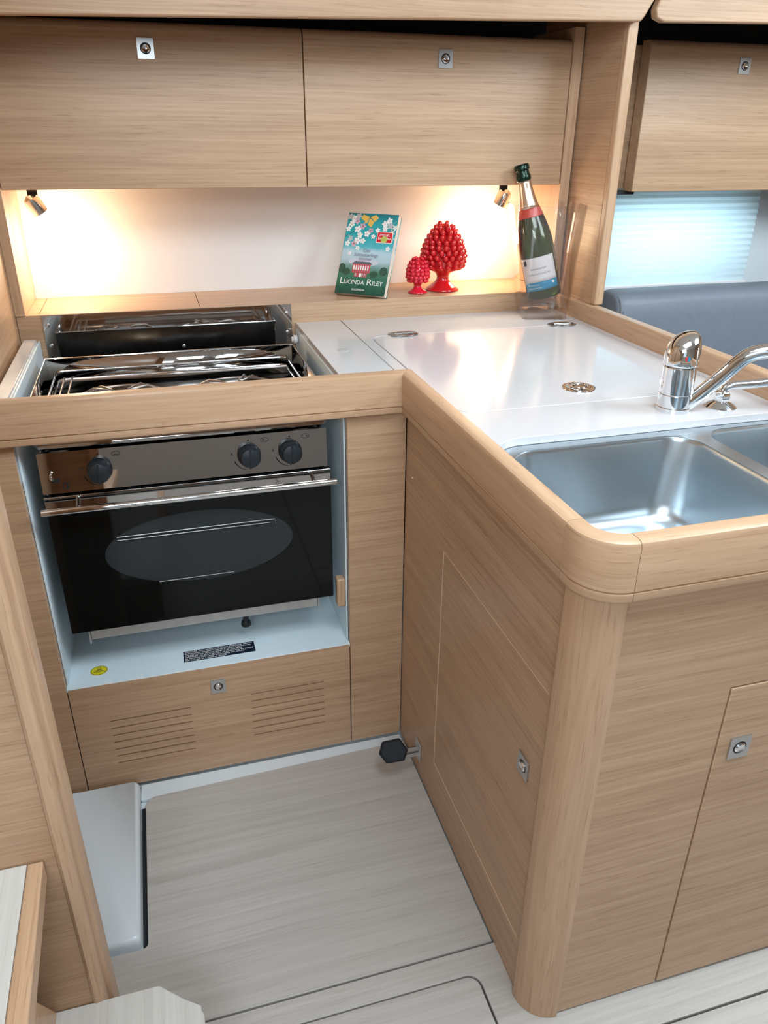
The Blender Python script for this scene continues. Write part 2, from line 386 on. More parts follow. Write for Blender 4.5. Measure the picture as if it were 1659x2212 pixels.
# saloon locker
t = thing('overhead_locker', (1.7, 0.64, 1.108), 'oak overhead locker over the pleated blind, beyond the end panel', 'cabinet')
bm = B(); box(bm, 1.155, 2.9, 0.602, 0.73, 1.112, 1.432); finish(bm, 'carcass', oak['X'], t, bevel=0.001)
bm = B(); y = 0.552
prof = [(y + .040, 1.108), (y, 1.108), (y, 1.424), (y + .004, 1.434), (y + .014, 1.4405), (y + .040, 1.441)]
loft(bm, [[Vector((x, a, b)) for a, b in prof] for x in (1.193, 2.85)])
d = finish(bm, 'door', oak['X'], t, bevel=0.0015)
lock(d, front_at(1.46, y, 1.392), 1.06)
bm = B(); box(bm, 1.15, 1.215, .575, .625, 1.100, 1.1078); finish(bm, 'hinge_foot', black, t, bevel=0.001)
# ------------------------------------------------------------------ spot lamps under the lockers
def spot_lamp(x, y, lab, aim):
    t = thing('spot_lamp', (x, y, 1.1345), lab, 'lamp', 'spot lamps under the overhead lockers')
    bm = B(); lathe(bm, [(.030, 1.1345), (.031, 1.1325), (.028, 1.1285), (.010, 1.1265)], Matrix.Translation((x, y, 0)), 32); finish(bm, 'ceiling_rosette', chrome, t)
    bm = B(); box(bm, x - .010, x + .010, y - .004, y + .004, 1.088, 1.128); finish(bm, 'arm', black, t, bevel=0.001)
    a = Vector(aim).normalized(); p = Vector((x, y - .004, 1.098)) - a * .010
    bm = B(); lathe(bm, [(.006, -.008), (.0150, -.002), (.0175, .006), (.0175, .032), (.0160, .032), (.0155, .006)], frame_to(p, a), 32, True, False)
    hd = finish(bm, 'lamp_head', chrome, t)
    bm = B(); lathe(bm, [(.0150, .024), (.0160, .034), (.0230, .046), (.0285, .060), (.0300, .074), (.0270, .090), (.0180, .102), (.008, .108), (.001, .109)], frame_to(p, a), 24)  # bulb shape enlarged to imitate the glare around the lamp
    finish(bm, 'bulb', lampglow, hd)
    l = bpy.data.lights.new('lamp_light', 'POINT'); l.energy = 1.3; l.color = (1.0, 0.75, 0.45); l.shadow_soft_size = 0.022
    o = bpy.data.objects.new('lamp_light', l); COL.objects.link(o); o.location = (p + a * .130) - t.location; o.parent = t
    return t
spot_lamp(-0.225, 0.600, 'small chrome spot lamp glowing at the left end above the cooker', (0.42, 0.22, -0.80))
spot_lamp(0.860, 0.600, 'small chrome spot lamp glowing beside the bottle neck at the right end', (-0.34, 0.22, -0.85))

# ------------------------------------------------------------------ back shelf
t = thing('shelf', (0.33, 0.6, 0.838), 'long oak shelf along the white wall carrying the book and ceramics', 'shelf')
bm = B()
box(bm, -0.2885, -0.2452, .511, .6995, .862, .8825); box(bm, -0.2438, 0.0938, .511, .6995, .862, .8825); box(bm, 0.0952, .9565, .511, .6995, .862, .8825)
finish(bm, 'shelf_board', oak['X'], t, bevel=0.0006)
bm = B(); box(bm, -.2885, .984, .494, .5105, .700, .8832); finish(bm, 'front_board', oak['X'], t, bevel=0.0015)

# ------------------------------------------------------------------ book leaning on the wall
def make_book():
    BL = Vector((.4185, .5640, .8905)); U = (Vector((.5182, .4790, .8905)) - BL); w = U.length; U.normalize()
    V = Vector((.038, .078, .171)); V = (V - U * V.dot(U)).normalized(); h = .194
    m = basis(BL, U, V); Nn = U.cross(V)      # Nn points towards the viewer
    lowest = 0
    t = thing('book', BL + U * w / 2, 'paperback with teal cover and red house leaning against the white wall', 'book')
    th = .018
    # sky-to-lawn picture printed on the cover
    mt, nt, b = new_mat('printed_book_cover'); N = nt.nodes; L = nt.links
    at = N.new('ShaderNodeAttribute'); at.attribute_name = 'cover_v'
    cr = N.new('ShaderNodeValToRGB'); e = cr.color_ramp.elements
    stops = [(0.0, (.012, .060, .045)), (.14, (.03, .13, .085)), (.26, (.06, .19, .12)), (.33, (.16, .30, .27)), (.42, (.42, .56, .62)), (.52, (.45, .62, .70)), (.58, (.10, .46, .54)), (.72, (.02, .37, .42)), (.88, (.03, .33, .36)), (1.0, (.01, .17, .20))]
    while len(e) < len(stops): e.new(0.5)
    for i, (p, c) in enumerate(stops): e[i].position = p; e[i].color = (*c, 1)
    tc = N.new('ShaderNodeTexCoord'); nz = N.new('ShaderNodeTexNoise'); nz.inputs['Scale'].default_value = 35; nz.inputs['Detail'].default_value = 5
    L.new(tc.outputs['Object'], nz.inputs['Vector'])
    ma = N.new('ShaderNodeMath'); ma.operation = 'MULTIPLY_ADD'; ma.inputs[1].default_value = 0.11; 
    sb = N.new('ShaderNodeMath'); sb.operation = 'SUBTRACT'; sb.inputs[1].default_value = 0.055
    L.new(nz.outputs['Fac'], ma.inputs[0]); L.new(at.outputs['Fac'], ma.inputs[2]); L.new(ma.outputs[0], sb.inputs[0]); L.new(sb.outputs[0], cr.inputs[0])
    L.new(cr.outputs[0], b.inputs['Base Color']); b.inputs['Roughness'].default_value = 0.3
    # paper block
    bm = B()
    vs = box(bm, .0012, w - .0012, .0010, h - .0010, -th + .0006, -.0006)
    for v in bm.verts: v.co = m @ v.co
    finish(bm, 'pages', pages, t)
    bm = B()
    for (a0, a1, z0, z1) in ((0, w, -.0006, 0), (0, w, -th, -th + .0006), (0, .0008, -th, 0)):
        box(bm, a0, a1, 0, h, z0, z1)
    for v in bm.verts: v.co = m @ v.co
    c = finish(bm, 'cover', mt, t)
    at_ = c.data.attributes.new('cover_v', 'FLOAT', 'POINT')
    inv = m.inverted()
    at_.data.foreach_set('value', [(inv @ (v.co + t.location)).y / h for v in c.data.vertices])
    # printed picture: branches, blossom, butterfly, house, trees
    rnd = random.Random(3)
    mats = [white, plain('blossom_pink', (.62, .40, .48)), plain('twig_brown', (.05, .025, .02)), plain('butterfly_yellow', (.70, .45, .10)),
            plain('house_red', (.50, .10, .12)), plain('slate_grey', (.10, .12, .14)), plain('tree_green', (.035, .09, .06)), plain('cloud_lilac', (.55, .58, .66)), plain('grey_blossom', (.48, .50, .50))]
    bm = B(); e1 = .00012
    def poly(pts, mi, lay=1): plate(bm, [pts], .0001, m @ Matrix.Translation((0, 0, e1 * lay)), mi)
    def px(u, v): return (u * w, v * h)
    def line(p, q, wd, mi, lay=2):
        p, q = Vector(px(*p)), Vector(px(*q)); d = (q - p).normalized(); n_ = Vector((-d.y, d.x)) * wd / 2
        poly([tuple(p + n_), tuple(q + n_ * .6), tuple(q - n_ * .6), tuple(p - n_)], mi, lay)
    line((0.0, .70), (.28, .82), .0012, 2); line((.28, .82), (.46, .97), .0010, 2); line((.05, .72), (.30, .70), .0008, 8)
    line((.30, .70), (.62, .74), .0009, 5); line((.72, .80), (.98, .92), .0009, 8)
    def flower(u, v, s, mi):
        a0 = rnd.random() * 6
        for k in range(5):
            a = a0 + k * 1.2566
            cx, cy = u * w + .55 * s * math.cos(a), v * h + .55 * s * math.sin(a)
            pts = []
            for q in range(8):
                t_ = 2 * PI * q / 8; lx, ly = .5 * s * math.cos(t_), .34 * s * math.sin(t_)
                pts.append((min(w, max(0, cx + lx * math.cos(a) - ly * math.sin(a))), min(h, max(0, cy + lx * math.sin(a) + ly * math.cos(a)))))
            poly(pts, mi, 3)
        poly(ellipse(u * w, v * h, s * .2, s * .2, 6), 1 if mi != 1 else 2, 4)
    for (u, v, s, mi) in ((.05, .95, .008, 8), (.12, .93, .009, 0), (.10, .86, .008, 0), (.20, .90, .008, 1), (.22, .96, .008, 8), (.05, .80, .007, 0), (.24, .80, .009, 0), (.33, .84, .008, 1), (.30, .73, .008, 0),
                          (.44, .75, .008, 0), (.50, .79, .007, 1), (.57, .72, .006, 0), (.27, .66, .009, 0), (.21, .62, .008, 1), (.38, .66, .007, 0), (.12, .68, .007, 8), (.30, .57, .006, 0), (.08, .62, .007, 0),
                          (.76, .88, .008, 0), (.84, .92, .008, 0), (.88, .86, .008, 8), (.78, .82, .007, 0), (.93, .78, .008, 8), (.97, .84, .006, 0), (.64, .80, .006, 0), (.95, .70, .006, 8), (.90, .58, .006, 0), (.16, .50, .005, 0)):
        flower(u, v, s, mi)
    for pts in (((.44, .955), (.30, .985), (.27, .93), (.36, .90)), ((.45, .955), (.55, .985), (.62, .95), (.55, .90)), ((.44, .94), (.42, .86), (.50, .83), (.54, .90)), ((.43, .94), (.36, .90), (.34, .88), (.40, .88))):
        poly([px(*p) for p in pts], 3, 5)
    poly(ellipse(.47 * w, .40 * h, .30 * w, .045 * h), 7, 1)
    # house
    poly([px(*p) for p in ((.27, .265), (.63, .265), (.63, .375), (.27, .375))], 4, 3)
    poly([px(*p) for p in ((.33, .215), (.58, .215), (.58, .27), (.33, .27))], 4, 3)
    poly([px(*p) for p in ((.24, .375), (.67, .375), (.60, .405), (.31, .405))], 5, 4)
    for k in range(7): poly([px(.29 + k * .047 + dx, .30 + dz) for dx, dz in ((0, 0), (.024, 0), (.024, .055), (0, .055))], 0, 5)
    poly([px(.43 + dx, .215 + dz) for dx, dz in ((0, 0), (.045, 0), (.045, .045), (0, .045))], 0, 5)
    for k in (0, 3, 4): poly([px(.35 + k * .045 + dx, .222 + dz) for dx, dz in ((0, 0), (.02, 0), (.02, .035), (0, .035))], 8, 5)
    for (u, v, a, bb) in ((.06, .31, .07, .06), (.16, .27, .08, .045), (.72, .26, .08, .04), (.90, .30, .08, .055)):
        poly([(min(w, max(0, x_)), y_) for x_, y_ in ellipse(u * w, v * h, a * w, bb * h, 14)], 6, 2)
    line((.88, .20), (.90, .36), .0012, 5, 3)
    finish(bm, 'cover_picture', mats, c, smooth=False)
    bm = B(); mm = m @ Matrix.Translation((0, 0, .0009))
    for s_, sz_, u0_, u1_ in (('L', .021, .065, .135), ('UCINDA', .0150, .150, .555), ('R', .021, .605, .705), ('ILEY', .0150, .720, .925)):
        text(bm, s_, sz_, mm, u0_ * w, .122 * h, width=(u1_ - u0_) * w)
    text(bm, 'GOLDMANN', .0065, mm, .33 * w, .045 * h, width=.26 * w, ex=.0001)
    finish(bm, 'author_lettering', white, c, smooth=False)
    bm = B()
    text(bm, 'Das', .0115, mm, .50 * w, .525 * h, 'CENTER'); text(bm, 'Schmetterlings', .0115, mm, .50 * w, .470 * h, 'CENTER', width=None, sx=.92)
    text(bm, 'zimmer', .0115, mm, .50 * w, .422 * h, 'CENTER')
    finish(bm, 'title_lettering', plain('title_grey_ink', (.24, .22, .32)), c, smooth=False)
    st = m @ Matrix.Translation((.80 * w, .715 * h, .0006)) @ Matrix.Rotation(0.0, 4, 'Z')
    bm = B(); plate(bm, [rrect(-.0205, .0205, -.0135, .0135, .003)], .0002, st, 0); plate(bm, [rrect(-.0190, .0190, -.012, .012, .002)], .0002, st @ Matrix.Translation((0, 0, .0002)), 1)
    text(bm, 'SPIEGEL', .0085, st @ Matrix.Translation((0, 0, .0005)), -.014, .0030, width=.027); text(bm, 'Bestseller', .0085, st @ Matrix.Translation((0, 0, .0005)), -.0165, -.0052, width=.033)
    plate(bm, [ellipse(-.0005, -.005, .008, .0080, 18)], .0002, st @ Matrix.Translation((0, 0, .0007)), 2)
    finish(bm, 'bestseller_sticker', [white, redpr, plain('lime_sticker', (.48, .52, .12))], c, smooth=False)
make_book()

# ------------------------------------------------------------------ ceramic pine cones
def pine_cone(x, y, H, Wd, label, mat, rows, pointed, seed):
    rnd = random.Random(seed); z = .8832
    t = thing('ceramic_pine_cone', (x, y, z), label, 'ornament', 'red ceramic pine cones on the shelf')
    fr = Wd * .365; zc = H * .30
    bm = B(); T = Matrix.Translation((x, y, z))
    lathe(bm, [(fr * .96, 0), (fr, H * .012), (fr * .98, H * .03), (fr * .80, H * .065), (fr * .50, H * .12), (fr * .37, H * .17), (fr * .36, H * .21), (fr * .48, H * .26), (fr * .78, H * .305)], T, 40)
    finish(bm, 'pedestal', mat, t)
    bm = B(); hc = H - zc * .93
    def rad(s):    # silhouette of the cone body
        return Wd / 2 * (.86 * (math.sin(PI * min(1, .12 + s * .88) ** (.66 if pointed else .74)) ** (.72 if pointed else .55)) + .0)
    lathe(bm, [(max(.001, rad(s) * .90), zc + s * hc * .86) for s in [i / 14 for i in range(15)]], T, 28)
    for k in range(rows):
        s = (k + .35) / rows; r0 = rad(s); n = max(3, int(2 * PI * r0 / (Wd * (.150 if pointed else .185))))
        tilt = math.radians((24 if pointed else 8) + 58 * s); L_ = Wd * (.215 if pointed else .13) * (1.0 if s < .85 else .9)
        for q in range(n):
            a = 2 * PI * q / n + k * 2.4 + rnd.uniform(-.05, .05)
            d = Vector((math.cos(a) * math.cos(tilt), math.sin(a) * math.cos(tilt), math.sin(tilt)))
            p = Vector((x + math.cos(a) * r0 * .80, y + math.sin(a) * r0 * .80, z + zc + s * hc * .87))
            rr = Wd * (.058 if pointed else .084)
            lathe(bm, [(rr * .55, 0), (rr * .9, L_ * .35), (rr, L_ * .65), (rr * .78, L_ * .88), (rr * .35, L_ * .98), (rr * .05, L_)], frame_to(p, d), 9)
    finish(bm, 'cone', mat, t, angle=60)
pine_cone(.700, .575, .160, .114, 'tall dark red glazed ceramic pine cone on a footed base', red, 10, True, 1)
pine_cone(0.626, .552, .089, .066, 'small bright red ceramic pine cone left of the taller one', redsmall, 7, False, 2)

# ------------------------------------------------------------------ worktop
CZ = .838
t_work = thing('worktop', (.6, 0, .80), 'pale solid surface worktop with oak fiddle rails and a flush icebox lid', 'worktop')
lid = rrect(.442, .955, -.213, .318, .035); lidh = rrect(.4400, .9572, -.2152, .3202, .0365)
bm = B()
sinkcut = rrect(.440, 1.20, -.80, -.345, .055)
outer = [(.4165, .4935), (.9715, .4935), (.9715, -.80), (.426, -.80), (.426, .001), (.4165, .001)]
sink_hole = [(.426 + .006, -.66)] 
hole = [p for p in rrect(.441, .9695, -.662, -.338, .05)]
plate(bm, [outer[:2] + [(.9715, -.668), (.4340, -.668), (.4340, .0015), (.4165, .0015)], lidh, hole], .0125, XY(CZ - .00625))
finish(bm, 'surface', corian, t_work, bevel=0.0007)
bm = B(); plate(bm, [lid], .012, XY(CZ - .0058))
o = finish(bm, 'icebox_lid', corian, t_work, bevel=0.001)
lathe_c = Matrix.Translation((.696, -.139, 0))
bm = B(); lathe(bm, [(.029, CZ + .0005), (.0285, CZ + .0022), (.0215, CZ + .0026), (.0185, CZ + .0008), (.012, CZ + .0006), (.006, CZ + .0012)], lathe_c, 40)
for s in (-1, 1): box(bm, .696 - .003, .696 + .003, -.139 + s * .016 - .005, -.139 + s * .016 + .005, CZ + .001, CZ + .005)
tube(bm, [Vector((.696 + .0135 * math.cos(a), -.139 + .0135 * math.sin(a), CZ + .0045)) for a in [2 * PI * k / 24 for k in range(24)]], .0022, 8, closed=True)
finish(bm, 'ring_pull', chrome, o)
for hx in (.5165, .905):
    bm = B(); mt_ = XY(CZ + .0016) @ Matrix.Translation((hx, .318, 0))
    up_ = [(.034 * math.cos(a), .0035 + .019 * math.sin(a)) for a in [PI * k / 12 for k in range(13)]]
    plate(bm, [up_], .0025, mt_); plate(bm, [[(x_, -y_) for x_, y_ in up_]], .0025, mt_)
    cyl(bm, (hx - .022, .318, CZ + .0028), (hx + .022, .318, CZ + .0028), .0032, 12)
    for sx_ in (-.017, .017):
        for sy_ in (-.0095, .0095): lathe(bm, [(.0032, CZ + .0024), (.0028, CZ + .0036), (.001, CZ + .0038)], Matrix.Translation((hx + sx_, .318 + sy_, 0)), 12)
    finish(bm, 'hinge', hingem, t_work, bevel=0.0004)
# strip of worktop between the cooker and the icebox
bm = B(); box(bm, .3085, .4145, .0015, .4935, CZ - .0125, CZ); finish(bm, 'side_strip', corian, t_work, bevel=0.0008)
bm = B(); lathe(bm, [(.0125, CZ - .001), (.0125, CZ + .0005), (.0118, CZ + .0009)], Matrix.Translation((.357, .218, 0)), 28); finish(bm, 'cover_cap', greypl, t_work)
bm = B(); box(bm, -.2785, -.2535, .0015, .4700, .700, .8385); finish(bm, 'left_upstand', corian, t_work, bevel=0.0012)
# fiddle rails: solid oak profile swept along the cabinet fronts
def rail_profile(w=.0245, zt=.852, zb=.7755, zg=.7885):
    # (offset inward from the outer face, z)
    return [(.0035, zb), (.0008, zb + .0012), (0, zb + .004), (0, zg - .0016), (.0030, zg - .0006), (.0030, zg + .0006), (0, zg + .0013), (0, zt - .007), (.0015, zt - .0028), (.0050, zt - .0005), (.009, zt), (w - .003, zt), (w, zt - .003), (w, zb)]
def sweep(bm, path, prof, trim=None):
    """path: (x, y, nx, ny) with n the inward direction (already mitre-scaled)"""
    loft(bm, [[Vector((x + nx * a, y + ny * a, z)) for a, z in prof] for x, y, nx, ny in path])
P = rail_profile()
bm = B(); sweep(bm, [(-.2885, -.016, 0, 1), (.410, -.016, 1, 1)], P); finish(bm, 'fiddle_rail', solid['X'], t_work, angle=30)
bm = B(); sweep(bm, [(.410, -.016, 1, 1), (.410, -.6232, 1, 0)], P); finish(bm, 'fiddle_rail', solid['Y'], t_work, angle=30)
cx, cy, RR = .464, -.637, .054
arc = [(.410, -.6240, 1, 0)] + [(cx + RR * math.cos(a), cy + RR * math.sin(a), -math.cos(a), -math.sin(a)) for a in [math.radians(180 + 90 * k / 14) for k in range(15)]]
bm = B(); sweep(bm, arc, P); finish(bm, 'rail_corner', solid['H'], t_work, angle=30)
bm = B(); sweep(bm, [(.4648, -.691, 0, 1), (1.06, -.691, 0, 1)], P); finish(bm, 'fiddle_rail', solid['X'], t_work, angle=30)
bm = B(); box(bm, .9720, .9985, -.664, .4935, .76, .8785); finish(bm, 'saloon_rail', solid['Y'], t_work, bevel=0.004, segs=3)

# ------------------------------------------------------------------ sink, taps
t = thing('double_sink', (.70, -.50, .70), 'brushed steel double bowl sink set under the worktop', 'sink')
b1 = (.457, .762, -.656, -.358); b2 = (.788, .9660, -.656, -.352)
bm = B(); plate(bm, [rrect(.432, .9712, -.6625, -.325, .05), rrect(*b1, .045, 8), rrect(*b2, .045, 8)], .0012, XY(.8245))
finish(bm, 'rim', steel, t)
def bowl(b, name, depth, r0):
    bm = B(); rings = []
    for ins, dz, r in ((-.0012, 0, r0 + .001), (.0006, -.0025, r0), (.0016, -.008, r0), (.006, -.045, r0 + .002), (.012, -depth + .030, r0 + .004), (.016, -depth + .014, r0 + .002), (.025, -depth + .004, r0 - .004), (.038, -depth, r0 - .012), (.075, -depth - .002, r0 - .022)):
        rings.append([Vector((x_, y_, .8250 + dz)) for x_, y_ in rrect(b[0] + ins, b[1] - ins, b[2] + ins, b[3] - ins, max(.01, r), 8)])
    loft(bm, rings, True, False, True)
    return finish(bm, name, steel, t, angle=80)
bw = bowl(b1, 'bowl', .135, .045); bw2 = bowl(b2, 'bowl', .135, .045)
bm = B(); lathe(bm, [(.030, .6895), (.030, .6905), (.022, .6900), (.020, .687), (.004, .687)], Matrix.Translation(((b1[0] + b1[1]) / 2, -.52, 0)), 32); finish(bm, 'drain', chrome, bw)

t = thing('mixer_tap', (.785, -.285, CZ), 'chrome lever mixer tap with red and blue dot behind the large sink bowl', 'tap')
T = Matrix.Translation((.785, -.285, 0))
bm = B(); lathe(bm, [(.0265, CZ), (.0265, CZ + .007), (.0258, CZ + .0085), (.0258, CZ + .028), (.0252, CZ + .029), (.0258, CZ + .030), (.0258, CZ + .072), (.0248, CZ + .074)], T, 64)
finish(bm, 'body', chrome, t, angle=8)
bm = B(); rings = []
for z_, r_, ox in ((.9125, .0250, 0), (.9135, .0268, 0), (.9165, .0270, 0), (.930, .0268, .0003), (.940, .0260, .0012), (.948, .0238, .0034), (.955, .0200, .0068), (.960, .0145, .0105), (.9630, .0085, .0135), (.9640, .003, .015)):
    rings.append([Vector((.785 + ox * .96 + r_ * math.cos(2 * PI * k / 40), -.285 + ox * .28 + r_ * math.sin(2 * PI * k / 40), z_)) for k in range(40)])
loft(bm, rings, True, True, True)
lv = finish(bm, 'lever_cap', chrome, t, angle=60)
pd = Vector((.785, -.285, .928)) + Vector((-.30, -.95, 0)).normalized() * .0266
md_ = basis(pd, Vector((.95, -.30, 0)), Vector((0, 0, 1)))
bm = B()
plate(bm, [[(-.0005 - .0036 * math.sin(PI * k / 10), .0036 * math.cos(PI * k / 10)) for k in range(11)]], .001, md_, 0)
plate(bm, [[(.0005 + .0036 * math.sin(PI * k / 10), .0036 * math.cos(PI * k / 10)) for k in range(11)]], .001, md_, 1)
finish(bm, 'temperature_dot', [redpr, bluepr], lv)
bm = B()
tube(bm, [(.797, -.292, .843), (.811, -.300, .860), (.821, -.306, .872), (.841, -.317, .899), (.860, -.328, .926), (.872, -.335, .937), (.891, -.346, .943), (.925, -.366, .943), (.96, -.386, .934), (.975, -.395, .915)], .0118, 20, smoothn=2)
finish(bm, 'spout', chrome, t, angle=80)

t = thing('seawater_tap', (.872, -.292, CZ), 'small chrome swan neck tap with a flared foot right of the mixer', 'tap')
T = Matrix.Translation((.870, -.292, 0))
bm = B(); lathe(bm, [(.0255, CZ), (.0255, CZ + .0015), (.020, CZ + .006), (.0125, CZ + .010), (.010, CZ + .012)], T, 40); finish(bm, 'flange', chrome, t)
bm = B(); lathe(bm, [(.0125, CZ + .011), (.0130, CZ + .013), (.0130, CZ + .023), (.0115, CZ + .026), (.008, CZ + .028)], T, 6); finish(bm, 'nut', chrome, t, bevel=.0008)
bm = B(); tube(bm, [(.870, -.292, CZ + .022), (.870, -.292, .864), (.874, -.294, .872), (.882, -.298, .8755), (.908, -.310, .8785), (.929, -.320, .883), (.955, -.332, .887), (.966, -.337, .880)], .0072, 16, smoothn=2)
finish(bm, 'spout', chrome, t, angle=80)

# ------------------------------------------------------------------ ice bucket and bottle
def bucket():
    t = thing('ice_bucket', (.905, .425, CZ), 'clear acrylic square ice bucket holding the bottle at the right end of the worktop', 'ice bucket')
    rot = Matrix.Rotation(math.radians(-16), 3, 'Z')
    def ring(hw, r, z, cx_, cy_, n=7):
        return [Vector((cx_, cy_, z)) + rot @ Vector((p[0], p[1], 0)) for p in rrect(-hw, hw, -hw, hw, r, n)]
    bm = B()
    outer = [(.051, .012, CZ + .0005), (.053, .013, CZ + .002), (.053, .013, CZ + .018), (.0575, .014, CZ + .024), (.0600, .018, CZ + .060), (.0690, .030, CZ + .14), (.0810, .048, CZ + .225), (.0850, .052, CZ + .2555)]
    inner = [(.0825, .050, CZ + .2558), (.0785, .046, CZ + .225), (.0665, .029, CZ + .14), (.0575, .016, CZ + .060), (.0535, .012, CZ + .0265)]
    rings = []
    for hw, r, z in outer + inner:
        f = (z - CZ) / .256; rings.append(ring(hw, r, z, .905 - .012 * f, .425, 7))
    loft(bm, rings, True, True, True)
    finish(bm, 'vessel', acrylic, t, angle=50)
bucket()
def bottle():
    Bp = Vector((.912, .428, .8835)); Tp = Vector((.842, .470, 1.173)); L = (Tp - Bp).length; ax = Tp - Bp
    t = thing('champagne_bottle', Bp, 'green sparkling wine bottle with gold neck foil leaning in the ice bucket', 'bottle')
    F = frame_to(Bp, ax); k = L / .300
    prof = [(.034, 0), (.0395, .002), (.0415, .008), (.0415, .115), (.0405, .135), (.0370, .160), (.0310, .183), (.0240, .205), (.0185, .228), (.0155, .250), (.0145, .275), (.0150, .292)]
    bm = B(); lathe(bm, [(r, z * k) for r, z in prof] + [(.010, .2935 * k)], F, 48)
    gl = finish(bm, 'glass_body', bottleg, t, angle=60)
    bm = B(); lathe(bm, [(max(.003, r - .0032), .004 + z * .93 * k) for r, z in prof[:-2]], F, 40); finish(bm, 'wine', champ, gl, angle=60)
    def band(name, z0, z1, m, extra, par, nseg=8, a0=0, a1=2 * PI, rot=0, wav=0):
        bm = B(); rows = []
        import bisect
        def rr(z):
            z /= k
            for (r0, za), (r1, zb) in zip(prof[:-1], prof[1:]):
                if za <= z <= zb: return r0 + (r1 - r0) * (z - za) / (zb - za)
            return prof[-1][0]
        full = (a1 - a0) > 6.2; na = 48
        for i in range(nseg + 1):
            z = z0 + (z1 - z0) * i / nseg
            rows.append([(a0 + (a1 - a0) * q / na, z) for q in range(na if full else na + 1)])
        ro = [[F @ Vector(((rr(z) + extra) * math.cos(a + rot), (rr(z) + extra) * math.sin(a + rot), z)) for a, z in row] for row in rows]
        if full: loft(bm, ro, True, False, False)
        else: loft(bm, ro, False, False, False)
        o = finish(bm, name, m, par, angle=60)
        sm = o.modifiers.new('thick', 'SOLIDIFY'); sm.thickness = .0003; sm.offset = 1
        return o
    band('neck_foil', .205 * k, .268 * k, foilg, .0004, t)
    band('red_band', .186 * k, .2055 * k, foilr, .0006, t)
    bm = B(); lathe(bm, [(.0155, .266 * k), (.0172, .269 * k), (.0168, .277 * k), (.0150, .281 * k), (.0150, .288 * k), (.0172, .290 * k), (.0175, .298 * k), (.0150, .302 * k), (.004, .3025 * k)], F, 40)
    finish(bm, 'crown_foil', foilb, t)
    # label faces the viewer
    vd = (Vector((0, -1.3, 1.2375)) - Bp); loc = F.to_3x3().inverted() @ vd; a = math.atan2(loc.y, loc.x)
    lw = band('label', .042 * k, .098 * k, lab_w, .0005, t, 6, -1.15, .95, a)
    lb = band('lower_label', .022 * k, .042 * k, lab_b, .0005, t, 3, -1.15, .95, a)
    # printed script and emblem follow the curve of the glass
    bm = B(); r_ = .0424
    def on(aa, z, e=0): return F @ Vector(((r_ + e) * math.cos(a + aa), (r_ + e) * math.sin(a + aa), z * k))
    for z_, a_0, a_1, amp in ((.072, -.55, .35, .0018), (.060, -.75, .55, .0022)):
        n_ = 60; tube(bm, [on(a_0 + (a_1 - a_0) * q / n_, z_ + amp * math.sin(q * 1.1) + .0006 * math.sin(q * 2.7)) for q in range(n_ + 1)], .00028, 5)
    for q in range(6):
        aa0 = -.92 + .035 * q
        tube(bm, [on(aa0, .082), on(aa0 + .01, .094)], .0008, 5)
    finish(bm, 'label_lettering', ink, lw)
    bm = B()
    for zz, n_ in ((.034, 14), (.027, 16)):
        for q in range(n_): tube(bm, [on(-.9 + .055 * q, zz), on(-.9 + .055 * q + .012, zz + .0028)], .0003, 4)
    finish(bm, 'band_lettering', white, lb); bm = B()
    for q in range(7):
        an = q * 2 * PI / 7
        tube(bm, [on(.62 + .075 * math.cos(an), .036 + .0035 * math.sin(an)), on(.62 + .03 * math.cos(an + .8), .036 + .0012 * math.sin(an + .8))], .0009, 5)
    finish(bm, 'band_emblem', white, lb)
bottle()

# ------------------------------------------------------------------ peninsula cabinet
t_pen = thing('sink_cabinet', (.70, -.1, 0), 'oak peninsula cabinet with rounded corner post under the sink', 'cabinet')
t = t_pen
# long side facing the cooker: frame and door
d0, d1, dz0, dz1 = -.6100, -.2180, .110, .592
bm = B(); plate(bm, [[(-.632, .0005), (-.0005, .0005), (-.0005, .7760), (-.632, .7760)], [(d0, dz0), (d1, dz0), (d1, dz1), (d0, dz1)][::-1]], .016, YZ(.434))
finish(bm, 'side_panel', oak['Y'], t)
bm = B(); box(bm, .4262, .441, d0 + .001, d1 - .001, dz0 + .001, dz1 - .001); dr = finish(bm, 'door', oak['Y'], t, bevel=.0007)
lock(dr, side_at(.4262, -.568, .432), 1.06)
bm = B(); lathe(bm, [(.0018, 0), (.0014, .0008), (.0004, .001)], side_at(.4259, -.040, .655), 10); finish(bm, 'screw_cap', white, t)
bm = B()   # bright raw edge of the door cut-out
e = .0004
box(bm, .4255, .4268, d1 - .0006, d1 + .0006, dz0, dz1); box(bm, .4255, .4268, d0, d1, dz1 - .0006, dz1 + .0006); box(bm, .4255, .4268, d0, d1, dz0 - .0006, dz0 + .0006)
finish(bm, 'door_edge', edgew, t)
# corner post
bm = B(); cx2, cy2, R2 = .4715, -.6245, .052
pts = [(.5000, cy2 + .0)] + [(.4194 + .0, cy2)] + [(cx2 + R2 * math.cos(a), cy2 + R2 * math.sin(a)) for a in [math.radians(180 + 90 * k / 16) for k in range(1, 17)]] + [(cx2 + .001, -.655), (.50, -.655)]
loft(bm, [[Vector((x_, y_, z_)) for x_, y_ in pts] for z_ in (-.0005, .7760)])
finish(bm, 'corner_post', solid['Z'], t, bevel=.001, angle=50)
